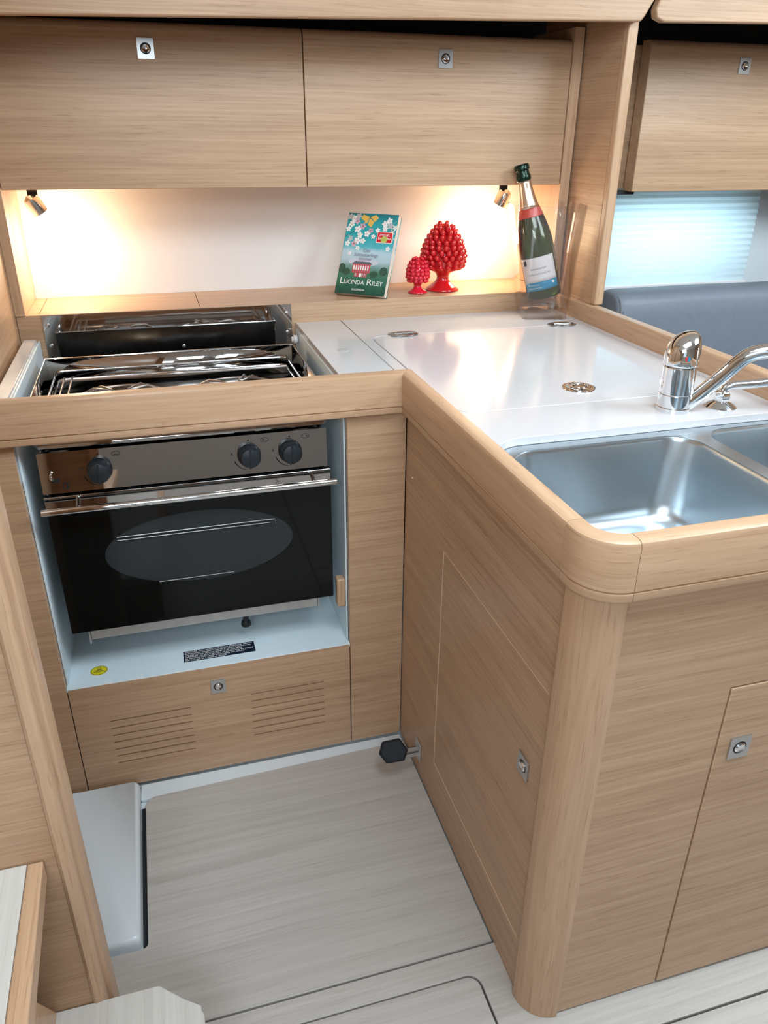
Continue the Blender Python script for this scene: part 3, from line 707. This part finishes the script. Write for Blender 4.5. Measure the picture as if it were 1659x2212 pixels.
# front
f0, fz1 = .6500, .603
bm = B(); plate(bm, [[(.4735, .004), (f0 - .0012, .004), (f0 - .0012, fz1 + .0012), (1.03, fz1 + .0012), (1.03, .004), (1.05, .004), (1.05, .7760), (.4735, .7760)]], .016, XZ(-.6645))
finish(bm, 'front_panel', oak['X'], t, bevel=.0006)
bm = B(); box(bm, f0 + .0012, 1.0285, -.6735, -.657, .006, fz1 - .0012); dr = finish(bm, 'door', oak['X'], t, bevel=.0012)
lock(dr, front_at(.686, -.6735, .498), 1.1)
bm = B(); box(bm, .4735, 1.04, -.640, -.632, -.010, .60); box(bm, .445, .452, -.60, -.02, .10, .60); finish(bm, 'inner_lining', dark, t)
bm = B(); box(bm, 1.035, 1.05, -.65, .48, -.005, .775); finish(bm, 'saloon_side', oak['Y'], t)

# ------------------------------------------------------------------ foot pump pedal
t = thing('foot_pump', (.43, -.128, .062), 'black rubber foot pump pedal sticking out of the cabinet side near the floor', 'foot pump')
bm = B(); box(bm, .385, .428, -.136, -.120, .062, .0655); box(bm, .385, .428, -.136, -.1335, .052, .0655); box(bm, .385, .428, -.1225, -.120, .052, .0655); box(bm, .4225, .4255, -.143, -.113, .040, .085)
finish(bm, 'pedal_arm', galv, t, bevel=.0006)
bm = B()
c0 = Vector((.370, -.130, .073)); rings = []
hexo = [(-.032, .000), (-.021, .023), (.016, .024), (.029, -.002), (.018, -.022), (-.020, -.021)]
nrm = Vector((-.15, -.75, .65)).normalized(); uu = Vector((1, 0, 0)); uu = (uu - nrm * uu.dot(nrm)).normalized(); vv = nrm.cross(uu)
for off, s_ in ((-.013, .90), (-.010, 1.0), (.006, 1.0), (.011, .88)):
    rings.append([c0 + nrm * off + uu * (x_ * s_) + vv * (y_ * s_) for x_, y_ in hexo])
loft(bm, rings); finish(bm, 'pedal_pad', pedalm, t, bevel=.002)

# ------------------------------------------------------------------ cooker cabinet and niche
t = thing('cooker_cabinet', (.06, .1, 0), 'oak base cabinet around the cooker niche with slotted drawer front', 'cabinet')
bm = B(); box(bm, .3105, .4245, 0, .016, .0005, .7752); finish(bm, 'right_stile', oak['X'], t, bevel=.0007)
bm = B(); box(bm, -.2885, -.2535, 0, .016, .0005, .7752); finish(bm, 'left_stile', oak['X'], t, bevel=.0007)
slots = []
for x0_, x1_, zt_, zb_ in ((-.186, -.028, .175, .065), (.094, .251, .181, .071)):
    for k_ in range(7):
        z_ = zt_ + (zb_ - zt_) * k_ / 6
        slots.append([(p[0], p[1]) for p in rrect(x0_, x1_, z_ - .0016, z_ + .0016, .0014, 2)])
bm = B(); plate(bm, [[(-.2515, .0005), (.3085, .0005), (.3085, .2672), (-.2515, .2672)]] + slots, .012, XZ(.0062))
df = finish(bm, 'drawer_front', oak['X'], t)
lock(df, front_at(.031, 0.0002, .2185), .98)
bm = B(); box(bm, -.250, .307, .0145, .018, .003, .262); finish(bm, 'slot_shade_backing', plain('slot_shadow_brown', (.16, .08, .045), rough=.8), t)  # dark brown sheet paints the shade inside the slots
bm = B()
box(bm, -.2533, .3100, .0005, .4900, .262, .2685)     # niche floor
box(bm, -.2533, -.2495, .0165, .4900, .2685, .83); finish(bm, 'niche_lining', nichem, t, bevel=.0006)
bm = B(); box(bm, .3065, .3100, .0165, .4900, .2685, .8255); finish(bm, 'niche_side', nichem, t, bevel=.0006)
bm = B(); box(bm, -.2495, .3065, .4860, .4900, .2685, .655); finish(bm, 'niche_back', nichem, t)
# wooden stop and white bolt on the right side of the niche
o = obj_box('wooden_stop', (.289, .3062, .018, .040, .352, .418), solid['Z'], None, .003)
tag(o, 'small rounded oak block on the niche side beside the oven door', 'block')
bm = B(); cyl(bm, (.3040, .458, .808), (.2955, .458, .808), .010, 20); cyl(bm, (.2955, .458, .808), (.2905, .458, .808), .0065, 20)
o = finish(bm, 'cooker_latch', whitepl, None, (.306, .458, .808), bevel=.001); tag(o, 'white plastic catch on the niche side by the steel splash plate', 'catch')
o = None
# polished splash plate behind the cooker
t = thing('splash_plate', (.03, .4905, .70), 'polished steel splash plate behind the cooker mirroring the hob', 'splash plate')
bm = B()
plate(bm, [[(-.238, .882), (.299, .882), (.299, .792), (.292, .770), (.292, .66), (-.238, .66)]], .0016, XZ(.4925))
finish(bm, 'plate', mirror, t)
for x_, z_ in ((-.228, .862), (-.228, .818), (.05, .800), (.288, .862), (.288, .818)):
    bm = B(); lathe(bm, [(.0045, 0), (.0042, .0012), (.002, .0020)], front_at(x_, .4917, z_), 14); finish(bm, 'screw', satin, t)

# ------------------------------------------------------------------ stickers on the niche floor
NZ = .2686
bm = B(); plate(bm, [ellipse(-.195, .0475, .0165, .0150, 40)], .0003, XY(NZ + .0003), 0)
mo = XY(NZ + .0006)
plate(bm, [ellipse(-.195, .0475, .0158, .0143, 40), ellipse(-.195, .0475, .0150, .0135, 40)], .0002, mo, 1)
for pts in ([(-.207, .042), (-.201, .044), (-.195, .042), (-.189, .044), (-.183, .042)], [(-.201, .0455), (-.198, .050), (-.192, .050), (-.189, .0455)], [(-.198, .052), (-.198, .057), (-.192, .057), (-.192, .052), (-.198, .052)], [(-.199, .047), (-.191, .047)]):
    tube(bm, [(x_, y_, NZ + .0007) for x_, y_ in pts], .0005, 5, mi=1)
o = finish(bm, 'gas_sticker', [yel, ink], None, (-.195, .0475, NZ)); tag(o, 'oval yellow sticker on the niche floor, near the left corner', 'sticker')
t = thing('warning_label', (.042, .046, NZ), 'narrow dark blue warning label with white lettering on the niche floor', 'label')
bm = B(); a_ = math.atan2(.0, .145); lm = basis((-.0305, .0285, NZ + .0002), (1, .0, 0), (0, 1, 0))
plate(bm, [rrect(0, .1455, 0, .036, .0005)], .0003, lm); pl_ = finish(bm, 'backing', navy, t)
lm2 = basis((-.0305, .0285, NZ + .0006), (1, .0, 0), (0, 1, 0))
bm = B()
for i_, (s_, w_) in enumerate((("DANGER : pour éviter tout risque d'asphyxie, ventiler", .139), ("suffisamment lorsque l'appareil de cuisson fonctionne.", .135), ("Ne pas utiliser comme appareil de chauffage.", .117), ("DANGER : to avoid all risks of suffocation, be careful", .139), ("to ventilate sufficiently when using the cooker.", .122), ("Do not use as a heating device.", .083))):
    text(bm, s_, .0062, lm2, .0025, .0300 - i_ * .0056, shear=.25, width=w_, ex=.00005, bold=.00004)
finish(bm, 'lettering', white, t, smooth=False)

# ------------------------------------------------------------------ cooker
def cooker():
    t = thing('cooker', (.026, .2, .355), 'stainless steel marine cooker with black glass oven door and two-burner hob', 'cooker')
    X0, X1 = -.2265, .2790
    bm = B(); box(bm, X0 + .004, X1 - .004, .034, .375, .385, .742); finish(bm, 'body', hobm, t, bevel=.002)
    bm = B(); box(bm, -.197, .252, .046, .36, .345, .3845); box(bm, -.2005, -.1975, .042, .36, .338, .3845); box(bm, .2525, .2555, .042, .36, .338, .3845)
    finish(bm, 'base_plate', galv, t, bevel=.001)
    bm = B(); lathe(bm, [(.010, 0), (.0105, .003), (.009, .010), (.006, .013), (.006, .044)], Matrix.Translation((.104, .080, .302)), 24); finish(bm, 'rubber_foot', black, t)
    # control panel, leaning back a little
    ctl = basis((0, .0235, .672), (1, 0, 0), (0, .10, 1)); 
    bm = B(); plate(bm, [rrect(X0 + .001, X1 - .003, 0, .0735, .002)], .010, ctl)
    cp = finish(bm, 'control_panel', mirror, t, bevel=.0015)
    for kx, kz in ((-.128, .036), (.131, .036), (.2065, .036)):
        K = ctl @ Matrix.Translation((kx, kz, .0052))
        bm = B(); lathe(bm, [(.0215, 0), (.0215, .004), (.0195, .006), (.0190, .022), (.0165, .0265), (.009, .0285), (.001, .029)], K, 36)
        rr = K @ Matrix.Translation((0, 0, .0))
        vs0 = len(bm.verts); box(bm, -.0016, .0016, -.0175, .0175, .018, .0298); bm.verts.ensure_lookup_table()
        for v in bm.verts[vs0:]: v.co = K @ v.co
        finish(bm, 'knob', knobm, t, angle=45)
    M_ = ctl @ Matrix.Translation((0, 0, .0054))
    for kx, kz in ((-.128, .036), (.131, .036), (.2065, .036)):
        bm = B()
        def P3(r, a): return M_ @ Vector((kx + r * math.cos(a), kz + r * math.sin(a), 0))
        ar = [math.radians(200 + 62 * q / 10) for q in range(11)]
        for q in range(10):
            tube(bm, [P3(.0285, ar[q]), P3(.0285, ar[q + 1])], .0011 * (1 - q / 12), 5)
        text(bm, 'A', .007, M_, kx - .0335, kz + .002, bold=.0001)
        tube(bm, [P3(.0245, -PI / 2), P3(.0275, -PI / 2)], .0008, 5)
        plate(bm, [ellipse(kx, kz + .0275, .0016, .0016, 10)], .0002, M_)
        plate(bm, [ellipse(kx + .030, kz + .026, .0075, .0042, 24), ellipse(kx + .030, kz + .026, .0067, .0035, 24)], .0002, M_)
        sx = {(-.128): None, .131: -.0028, .2065: .0028}[kx]
        if sx is None: plate(bm, [rrect(kx + .0255, kx + .0345, kz + .0238, kz + .0248, .0004, 2)], .0002, M_)
        else: plate(bm, [ellipse(kx + .030 + sx, kz + .026, .0014, .0011, 10)], .0002, M_)
        finish(bm, 'knob_markings', inkp, cp, smooth=False)
    bm = B()
    plate(bm, [rrect(-.192, -.182, .006, .018, .0005, 2), rrect(-.1905, -.1855, .0075, .0165, .0004, 2)], .0002, M_)
    plate(bm, [rrect(-.208, -.195, .020, .026, .002, 3)], .0002, M_)
    finish(bm, 'igniter_symbol', inkp, cp, smooth=False)
    bm = B(); tube(bm, [M_ @ Vector(p) for p in ((-.205, .024, 0), (-.208, .027, .004), (-.209, .033, .006), (-.206, .038, .004))], .0016, 8, smoothn=1)
    finish(bm, 'igniter_button', chrome, cp)
    # rounded front lip of the hob
    bm = B(); tube(bm, [(X0 + .002, .200, .757), (X0 + .002, .038, .757), (X0 + .010, .026, .757), (X1 - .012, .026, .757), (X1 - .003, .038, .757), (X1 - .003, .200, .757)], .0060, 12, smoothn=1)
    finish(bm, 'front_lip', mirror, t, angle=70)
    # hob tray with pressed burner wells
    bm = B(); nx, ny = 60, 40; g = []
    bx = ((-.085, .215), (.135, .215))
    for j in range(ny + 1):
        row = []
        for i in range(nx + 1):
            x_ = X0 + .004 + (X1 - X0 - .010) * i / nx; y_ = .034 + .336 * j / ny; z_ = .7555
            for ii, (bx_, by_) in enumerate(bx):
                dd = math.hypot(x_ - bx_, y_ - by_); r0 = .075 if ii else .090
                if dd < r0: z_ -= .0075 * (1 - (dd / r0) ** 4)
            row.append(bm.verts.new((x_, y_, z_)))
        g.append(row)
    for j in range(ny):
        for i in range(nx): bm.faces.new((g[j][i], g[j][i + 1], g[j + 1][i + 1], g[j + 1][i]))
    finish(bm, 'hob_tray', hobm, t, angle=80)
    # burners
    for ii, (bx_, by_) in enumerate(bx):
        s = 1.15 if ii == 0 else .85; T = Matrix.Translation((bx_, by_, 0))
        bm = B(); lathe(bm, [(.036 * s, .749), (.037 * s, .755), (.033 * s, .762), (.024 * s, .763), (.024 * s, .766)], T, 36); br = finish(bm, 'burner', hobm, t)
        bm = B(); lathe(bm, [(.027 * s, .7635), (.0275 * s, .767), (.024 * s, .7695), (.002, .7705)], T, 36); finish(bm, 'burner_cap', plain('burner_cap_enamel%d' % ii, (.02, .018, .018), rough=.5), br)
    # fence around the hob: thin polished sheets with a folded upper edge
    zf0, zf1 = .757, .8185
    def sheet(name, pts, m=hobm):
        bm = B(); vs = [bm.verts.new(p) for p in pts]; bm.faces.new(vs)
        o = finish(bm, name, m, t); sm = o.modifiers.new('thick', 'SOLIDIFY'); sm.thickness = .0012; sm.offset = 0; return o
    yb, yf = .371, .045
    sheet('fence_panel', [(X0 + .001, yb, zf0), (X1 - .004, yb, zf0), (X1 - .004, yb + .002, zf1), (X0 - .004, yb + .002, zf1)], mirror)
    sheet('fence_rear_shade', [(X0 + .001, yb + .0025, zf0 - .02), (X1 - .004, yb + .0025, zf0 - .02), (X1 - .004, yb + .0045, zf1 - .001), (X0 - .004, yb + .0045, zf1 - .001)], unlit_rear)  # added dark sheet: painted shade, so the fence rear mirrors dark
    sheet('fence_panel', [(X0 + .001, yf, zf0), (X0 + .001, yb, zf0), (X0 - .004, yb, zf1), (X0 - .004, yf + .05, zf1)], mirror)
    sheet('fence_panel', [(X1 - .004, yf, zf0), (X1 - .004, yb, zf0), (X1 - .002, yb, zf1), (X1 - .002, yf + .05, zf1)], mirror)
    bm = B(); tube(bm, [(X0 - .004, yf + .0, zf1 - .001), (X0 - .004, yb + .002, zf1), (X1 - .002, yb + .002, zf1), (X1 - .002, yf + .0, zf1 - .001)], .0017, 8); finish(bm, 'fence_edge', chrome, t)
    # pot rails
    for z_, ins, r_ in ((.797, .016, .0024), (.781, .019, .0024)):
        bm = B(); tube(bm, [Vector((p[0], p[1], z_)) for p in rrect(X0 + ins, X1 - ins - .003, yf + .012, yb - ins, .016, 5)], r_, 8, closed=True)
        finish(bm, 'pot_rail', chrome, t, angle=80)
    # pot supports: bent wires over each burner
    for ii, (bx_, by_) in enumerate(bx):
        bm = B(); zz = .786
        for k in range(4):
            a = PI / 4 + k * PI / 2 + .25 * ii
            d = Vector((math.cos(a), math.sin(a), 0)); n_ = Vector((-d.y, d.x, 0))
            c_ = Vector((bx_, by_, zz))
            tube(bm, [c_ + d * .085 - n_ * .012 + Vector((0, 0, -.012)), c_ + d * .062 - n_ * .008, c_ + d * .024 - n_ * .002, c_ + d * .022 + n_ * .003, c_ + d * .062 + n_ * .010, c_ + d * .085 + n_ * .016 + Vector((0, 0, -.012))], .0024, 8)
        tube(bm, [Vector((bx_ + .090 * math.cos(q * PI / 18), by_ + .090 * math.sin(q * PI / 18), zz - .013)) for q in range(36)], .0022, 8, closed=True)
        finish(bm, 'pot_support', wirem, t, angle=80)
    bm = B(); zz = .789
    tube(bm, [(X0 + .02, .075, zz - .006), (-.10, .075, zz - .006), (-.075, .093, zz), (.10, .093, zz), (.125, .075, zz - .006), (X1 - .022, .075, zz - .006)], .0028, 8)
    tube(bm, [(X0 + .02, .330, zz - .006), (-.03, .330, zz - .006), (0, .312, zz), (.05, .312, zz), (.08, .330, zz - .006), (X1 - .022, .330, zz - .006)], .0028, 8)
    for x_ in (X0 + .03, X0 + .045): tube(bm, [(x_, .062, zz - .004), (x_, .345, zz - .004)], .0024, 8)
    finish(bm, 'cross_bar', wirem, t, angle=80)
    # oven door
    dy = .0200
    D = basis((0, dy + .003, .3815), (1, 0, 0), (0, .0, 1))
    bm = B(); plate(bm, [rrect(X0 + .001, X1 + .002, 0, .287, .002), ellipse(.030, .1535, .174, .0745, 72)], .006, D, 0)
    dr = finish(bm, 'oven_door', ovenglass, t, bevel=.0008)
    bm = B(); plate(bm, [ellipse(.030, .1535, .1738, .0743, 72)], .004, D @ Matrix.Translation((0, 0, -.0006)), 0); finish(bm, 'oven_window', windowglass, dr)
    bm = B(); box(bm, X0 + .001, X1 + .001, dy - .0035, dy - .0004, .6375, .6675)
    plate(bm, [rrect(X0 + .001, X1 + .001, .6645, .6685, .001, 2)], .005, XZ(dy - .004))
    finish(bm, 'door_strip', mirror, dr, bevel=.0008)
    bm = B(); cyl(bm, (X0 - .003, -.012, .652), (X1 + .007, -.012, .652), .0062, 20)
    finish(bm, 'door_handle', chrome, dr, bevel=.0008)
    for x_ in (-.170, .243):
        bm = B(); cyl(bm, (x_, dy - .003, .664), (x_, -.010, .654), .0038, 14); finish(bm, 'handle_post', chrome, dr)
    bm = B()   # rack bars seen through the window
    for z_, x0_, x1_, r_ in ((.5745, -.118, .170, .0011), (.5680, -.118, .160, .0009), (.4705, -.055, .085, .0008)):
        cyl(bm, (x0_, dy - .0015, z_), (x1_, dy - .0015, z_), r_, 8)
    cyl(bm, (.171, dy - .0015, .5745), (.171, dy - .0015, .564), .0009, 8)
    finish(bm, 'oven_rack', satin, dr)
cooker()

# ------------------------------------------------------------------ floor
def slab(name, outlines, z1, th, m, label=None, cat=None, group=None, bevel=.0012):
    bm = B(); plate(bm, outlines, th, XY(z1 - th / 2))
    xs = [p[0] for p in outlines[0]]; ys = [p[1] for p in outlines[0]]
    o = finish(bm, name, m, None, (sum(xs) / len(xs), sum(ys) / len(ys), z1 - th), bevel)
    if label: tag(o, label, cat, group)
    return o
r = .018
def arcp(cx_, cy_, r_, a0, a1, n=6): return [(cx_ + r_ * math.cos(math.radians(a0 + (a1 - a0) * k / n)), cy_ + r_ * math.sin(math.radians(a0 + (a1 - a0) * k / n))) for k in range(n + 1)]
mainp = [(.4245, -.030), (-.110, -.046)] + arcp(-.118, -.068, .022, 90, 180)[1:] + [(-.140, -.375)] + arcp(-.149, -.375, .009, 0, -90)[1:] + [(-.285, -.384), (-.285, -.5318), (.4245, -.5318)]
slab('floor_panel', [mainp], 0, .013, floorm, 'large pale wood floor panel in front of the cooker', 'floor panel')
hatch = [(-1.25, -.5790)] + arcp(.3560, -.5990, .020, 90, 0) + [(.3765, -2.9), (-1.25, -2.9)]
surr = [(-.8, -.5352), (1.04, -.5352), (3.15, -.5352), (3.15, -.7310), (.3795, -.7310)] + [(.3795, -.62)] + list(reversed(arcp(.3580, -.5980, .0215, 90, 0))) + [(-.8, -.5765)]
slab('floor_panel', [surr], 0, .013, floorm, 'narrow pale wood floor strip between the dark seams and under the peninsula front', 'floor panel')
slab('floor_hatch', [hatch], 0, .012, floorm, 'pale wood floor hatch with a rounded corner beside the peninsula post', 'hatch')
slab('floor_panel', [[(.3800, -.7345), (3.15, -.7345), (3.15, -2.9), (.3800, -2.9)]], 0, .013, floorm, 'pale wood floor panel in front of the peninsula, bottom right', 'floor panel')
bm = B(); plate(bm, [[(-1.25, -.5335), (3.18, -.5335), (3.18, -2.95), (-1.25, -2.95)]], .002, XY(-.0128)); o = struct(finish(bm, 'trim_5', dark, None, (0, -1.5, -.013)))
# moulded pod beside the floor panel and the dark gap along it
bm = B(); rings = []
for ins, z_ in ((0, -.0135), (0, .006), (.002, .012), (.007, .016)):
    rings.append([Vector((x_, y_, z_)) for x_, y_ in rrect(-.2880 + 0, -.150 - ins, -.376 + ins, -.010, .008, 4)])
loft(bm, rings); o = finish(bm, 'floor_pod', pod_m, None, (-.22, -.2, -.0135), angle=60); tag(o, 'low white gelcoat block on the floor in the left corner below the cooker', 'block')
bm = B(); box(bm, -.149, -.141, -.378, -.062, -.0138, -.0120); struct(finish(bm, 'trim_6', dark, None, (-.145, -.2, -.0138)))
bm = B(); box(bm, -.150, .424, -.045, -.0008, -.0138, -.004); struct(finish(bm, 'baseboard_back', pod_m, None, (.1, -.02, -.0138), bevel=.003))

# ------------------------------------------------------------------ companionway: bulkhead, post, steps
BY = -.560
struct(obj_box('wall_bulkhead', (-1.29, -.1965, BY, BY + .02, -.0135, 1.955), oak['X'], bevel=0))
bm = B()
pts = [(-.196, BY + .024), (-.196, BY - .001), (-.192, BY - .004)] + arcp(-.1885, BY + .0060, .0095, -70, 10, 6) + [(-.1790, BY + .014), (-.1815, BY + .016), (-.1815, BY + .019), (-.1750, BY + .022), (-.1730, BY + .028), (-.1730, BY + .050), (-.196, BY + .050)]
loft(bm, [[Vector((x_, y_, z_)) for x_, y_ in pts] for z_ in (-.0005, 1.955)])
o = finish(bm, 'corner_post', solid['Z'], None, (-.18, BY, 0)); tag(o, 'slim solid oak post at the end of the left bulkhead', 'post')
t = thing('companionway_stairs', (-.3, -.8, 0), 'companionway steps with pale laminate treads and oak edges at the lower left', 'stairs')
# upper tread
zu = .442; xr = -.2095
bm = B(); plate(bm, [[(-.75, BY - .0015), (xr - .0195, BY - .0015), (xr - .0185, -.762), (xr - .0185, -1.40), (-.75, -1.40)]], .026, XY(zu - .013)); finish(bm, 'tread', treadm, t, bevel=.001)
bm = B(); plate(bm, [[(xr - .0192, BY - .0015), (xr - .001, BY - .0015), (xr + .0042, -.762), (xr + .011, -1.40), (xr - .0182, -1.40), (xr - .0182, -.762)]], .0285, XY(zu - .01375)); finish(bm, 'nosing', solid['Y'], t, bevel=.002)
bm = B(); plate(bm, [[(BY - .002, .1555), (-.640, .312), (-.72, .41), (-1.0, .41), (-1.0, .1555)]], .016, YZ(-.2515)); finish(bm, 'stringer', solid['Y'], t, bevel=.001)
bm = B(); box(bm, -.74, -.2600, -.99, -.76, .158, zu - .028); finish(bm, 'riser', oak['Y'], t)
zl = .155
tr = [(-.243, BY - .0015), (-.112, BY - .0015)] + arcp(-.112, BY - .0115, .010, 90, 40, 4)[1:] + [(-.075, -.5905), (-.053, -.606)] + arcp(-.064, -.622, .014, 40, 0, 4) + [(-.050, -1.40), (-.75, -1.40), (-.75, BY - .0015)]
bm = B(); plate(bm, [tr], .024, XY(zl - .012)); finish(bm, 'tread', treadm, t, bevel=.0008)
bm = B(); box(bm, -.0715, -.0480, -1.40, -.640, zl - .026, zl + .0006); finish(bm, 'nosing', solid['Y'], t, bevel=.002)
bm = B(); box(bm, -.74, -.080, -1.38, BY - .025, -.0005, zl - .0245); finish(bm, 'riser', oak['Y'], t)

# ------------------------------------------------------------------ saloon: seat back and pleated blind
t = thing('sofa_backrest', (1.7, .42, .50), 'blue grey leather saloon seat back beyond the worktop rail', 'sofa')
bm = B()
def cush(x0_, x1_, y0_, y1_, z0_, z1_):
    rings = []; n_ = 40
    sec = [(y0_ + .004, z0_), (y0_ - .004, z0_ + .20), (y0_, z1_ - .06), (y0_ + .004, z1_ - .025), (y0_ + .014, z1_ - .008), (y0_ + .030, z1_), (y1_ - .03, z1_ + .002), (y1_ - .010, z1_ - .006), (y1_, z1_ - .03), (y1_, z0_)]
    xs = [x0_, x0_ + .003, x0_ + .010] + [x0_ + .03 + (x1_ - x0_ - .06) * k / n_ for k in range(n_ + 1)] + [x1_ - .01, x1_]
    for i, x in enumerate(xs):
        pinch = .010 if i in (0, len(xs) - 1) else (.004 if i == 1 else (.001 if i == 2 else 0))
        ring = []
        for (yy, zz) in sec:
            w_ = mnoise.noise(Vector((x * 6, zz * 5, 1.3))) * .006 if 2 < i < len(xs) - 2 else 0
            cy_ = (y0_ + y1_) / 2
            ring.append(Vector((x, yy + (pinch if yy < cy_ else -pinch) + w_ * (1 if yy < cy_ else 0), zz - (pinch if zz > z1_ - .07 else 0) + w_ * .3)))
        rings.append(ring)
    loft(bm, rings)
cush(1.095, 2.9, .385, .495, .50, .884)
sf = finish(bm, 'cushion', leather, t, angle=70)
bm = B()
tube(bm, [(1.103, .3885, .55), (1.103, .3850, .70), (1.103, .386, .84), (1.103, .392, .866), (1.103, .410, .879), (1.103, .465, .880)], .0018, 6, smoothn=1)
for k in range(40):
    z_ = .60 + k * .0062; box(bm, 1.1095, 1.1105, .3845, .3862, z_, z_ + .0035)
finish(bm, 'piping', stitch, t)
bm = B(); box(bm, 1.10, 2.9, -.15, .38, .0, .44); finish(bm, 'seat_base', leather, t, bevel=.02)
t = thing('pleated_blind', (1.45, .70, .85), 'white pleated blind glowing with daylight over the saloon portlight', 'blind')
bm = B(); npl = 15; zt, zb = 1.1065, .846; prev = None
for k in range(2 * npl + 1):
    z_ = zt + (zb - zt) * k / (2 * npl); y_ = .705 + (.0045 if k % 2 else -.0) - .0
    a, b = bm.verts.new((1.14, y_, z_)), bm.verts.new((1.722 - (0 if k < 2 * npl - 3 else .004), y_, z_))
    if prev: bm.faces.new((prev[0], prev[1], b, a))
    prev = (a, b)
finish(bm, 'pleats', blindm, t, smooth=False)
bm = B(); box(bm, 1.13, 1.724, .700, .716, .834, .846); finish(bm, 'bottom_bar', whitepl, t, bevel=.002)
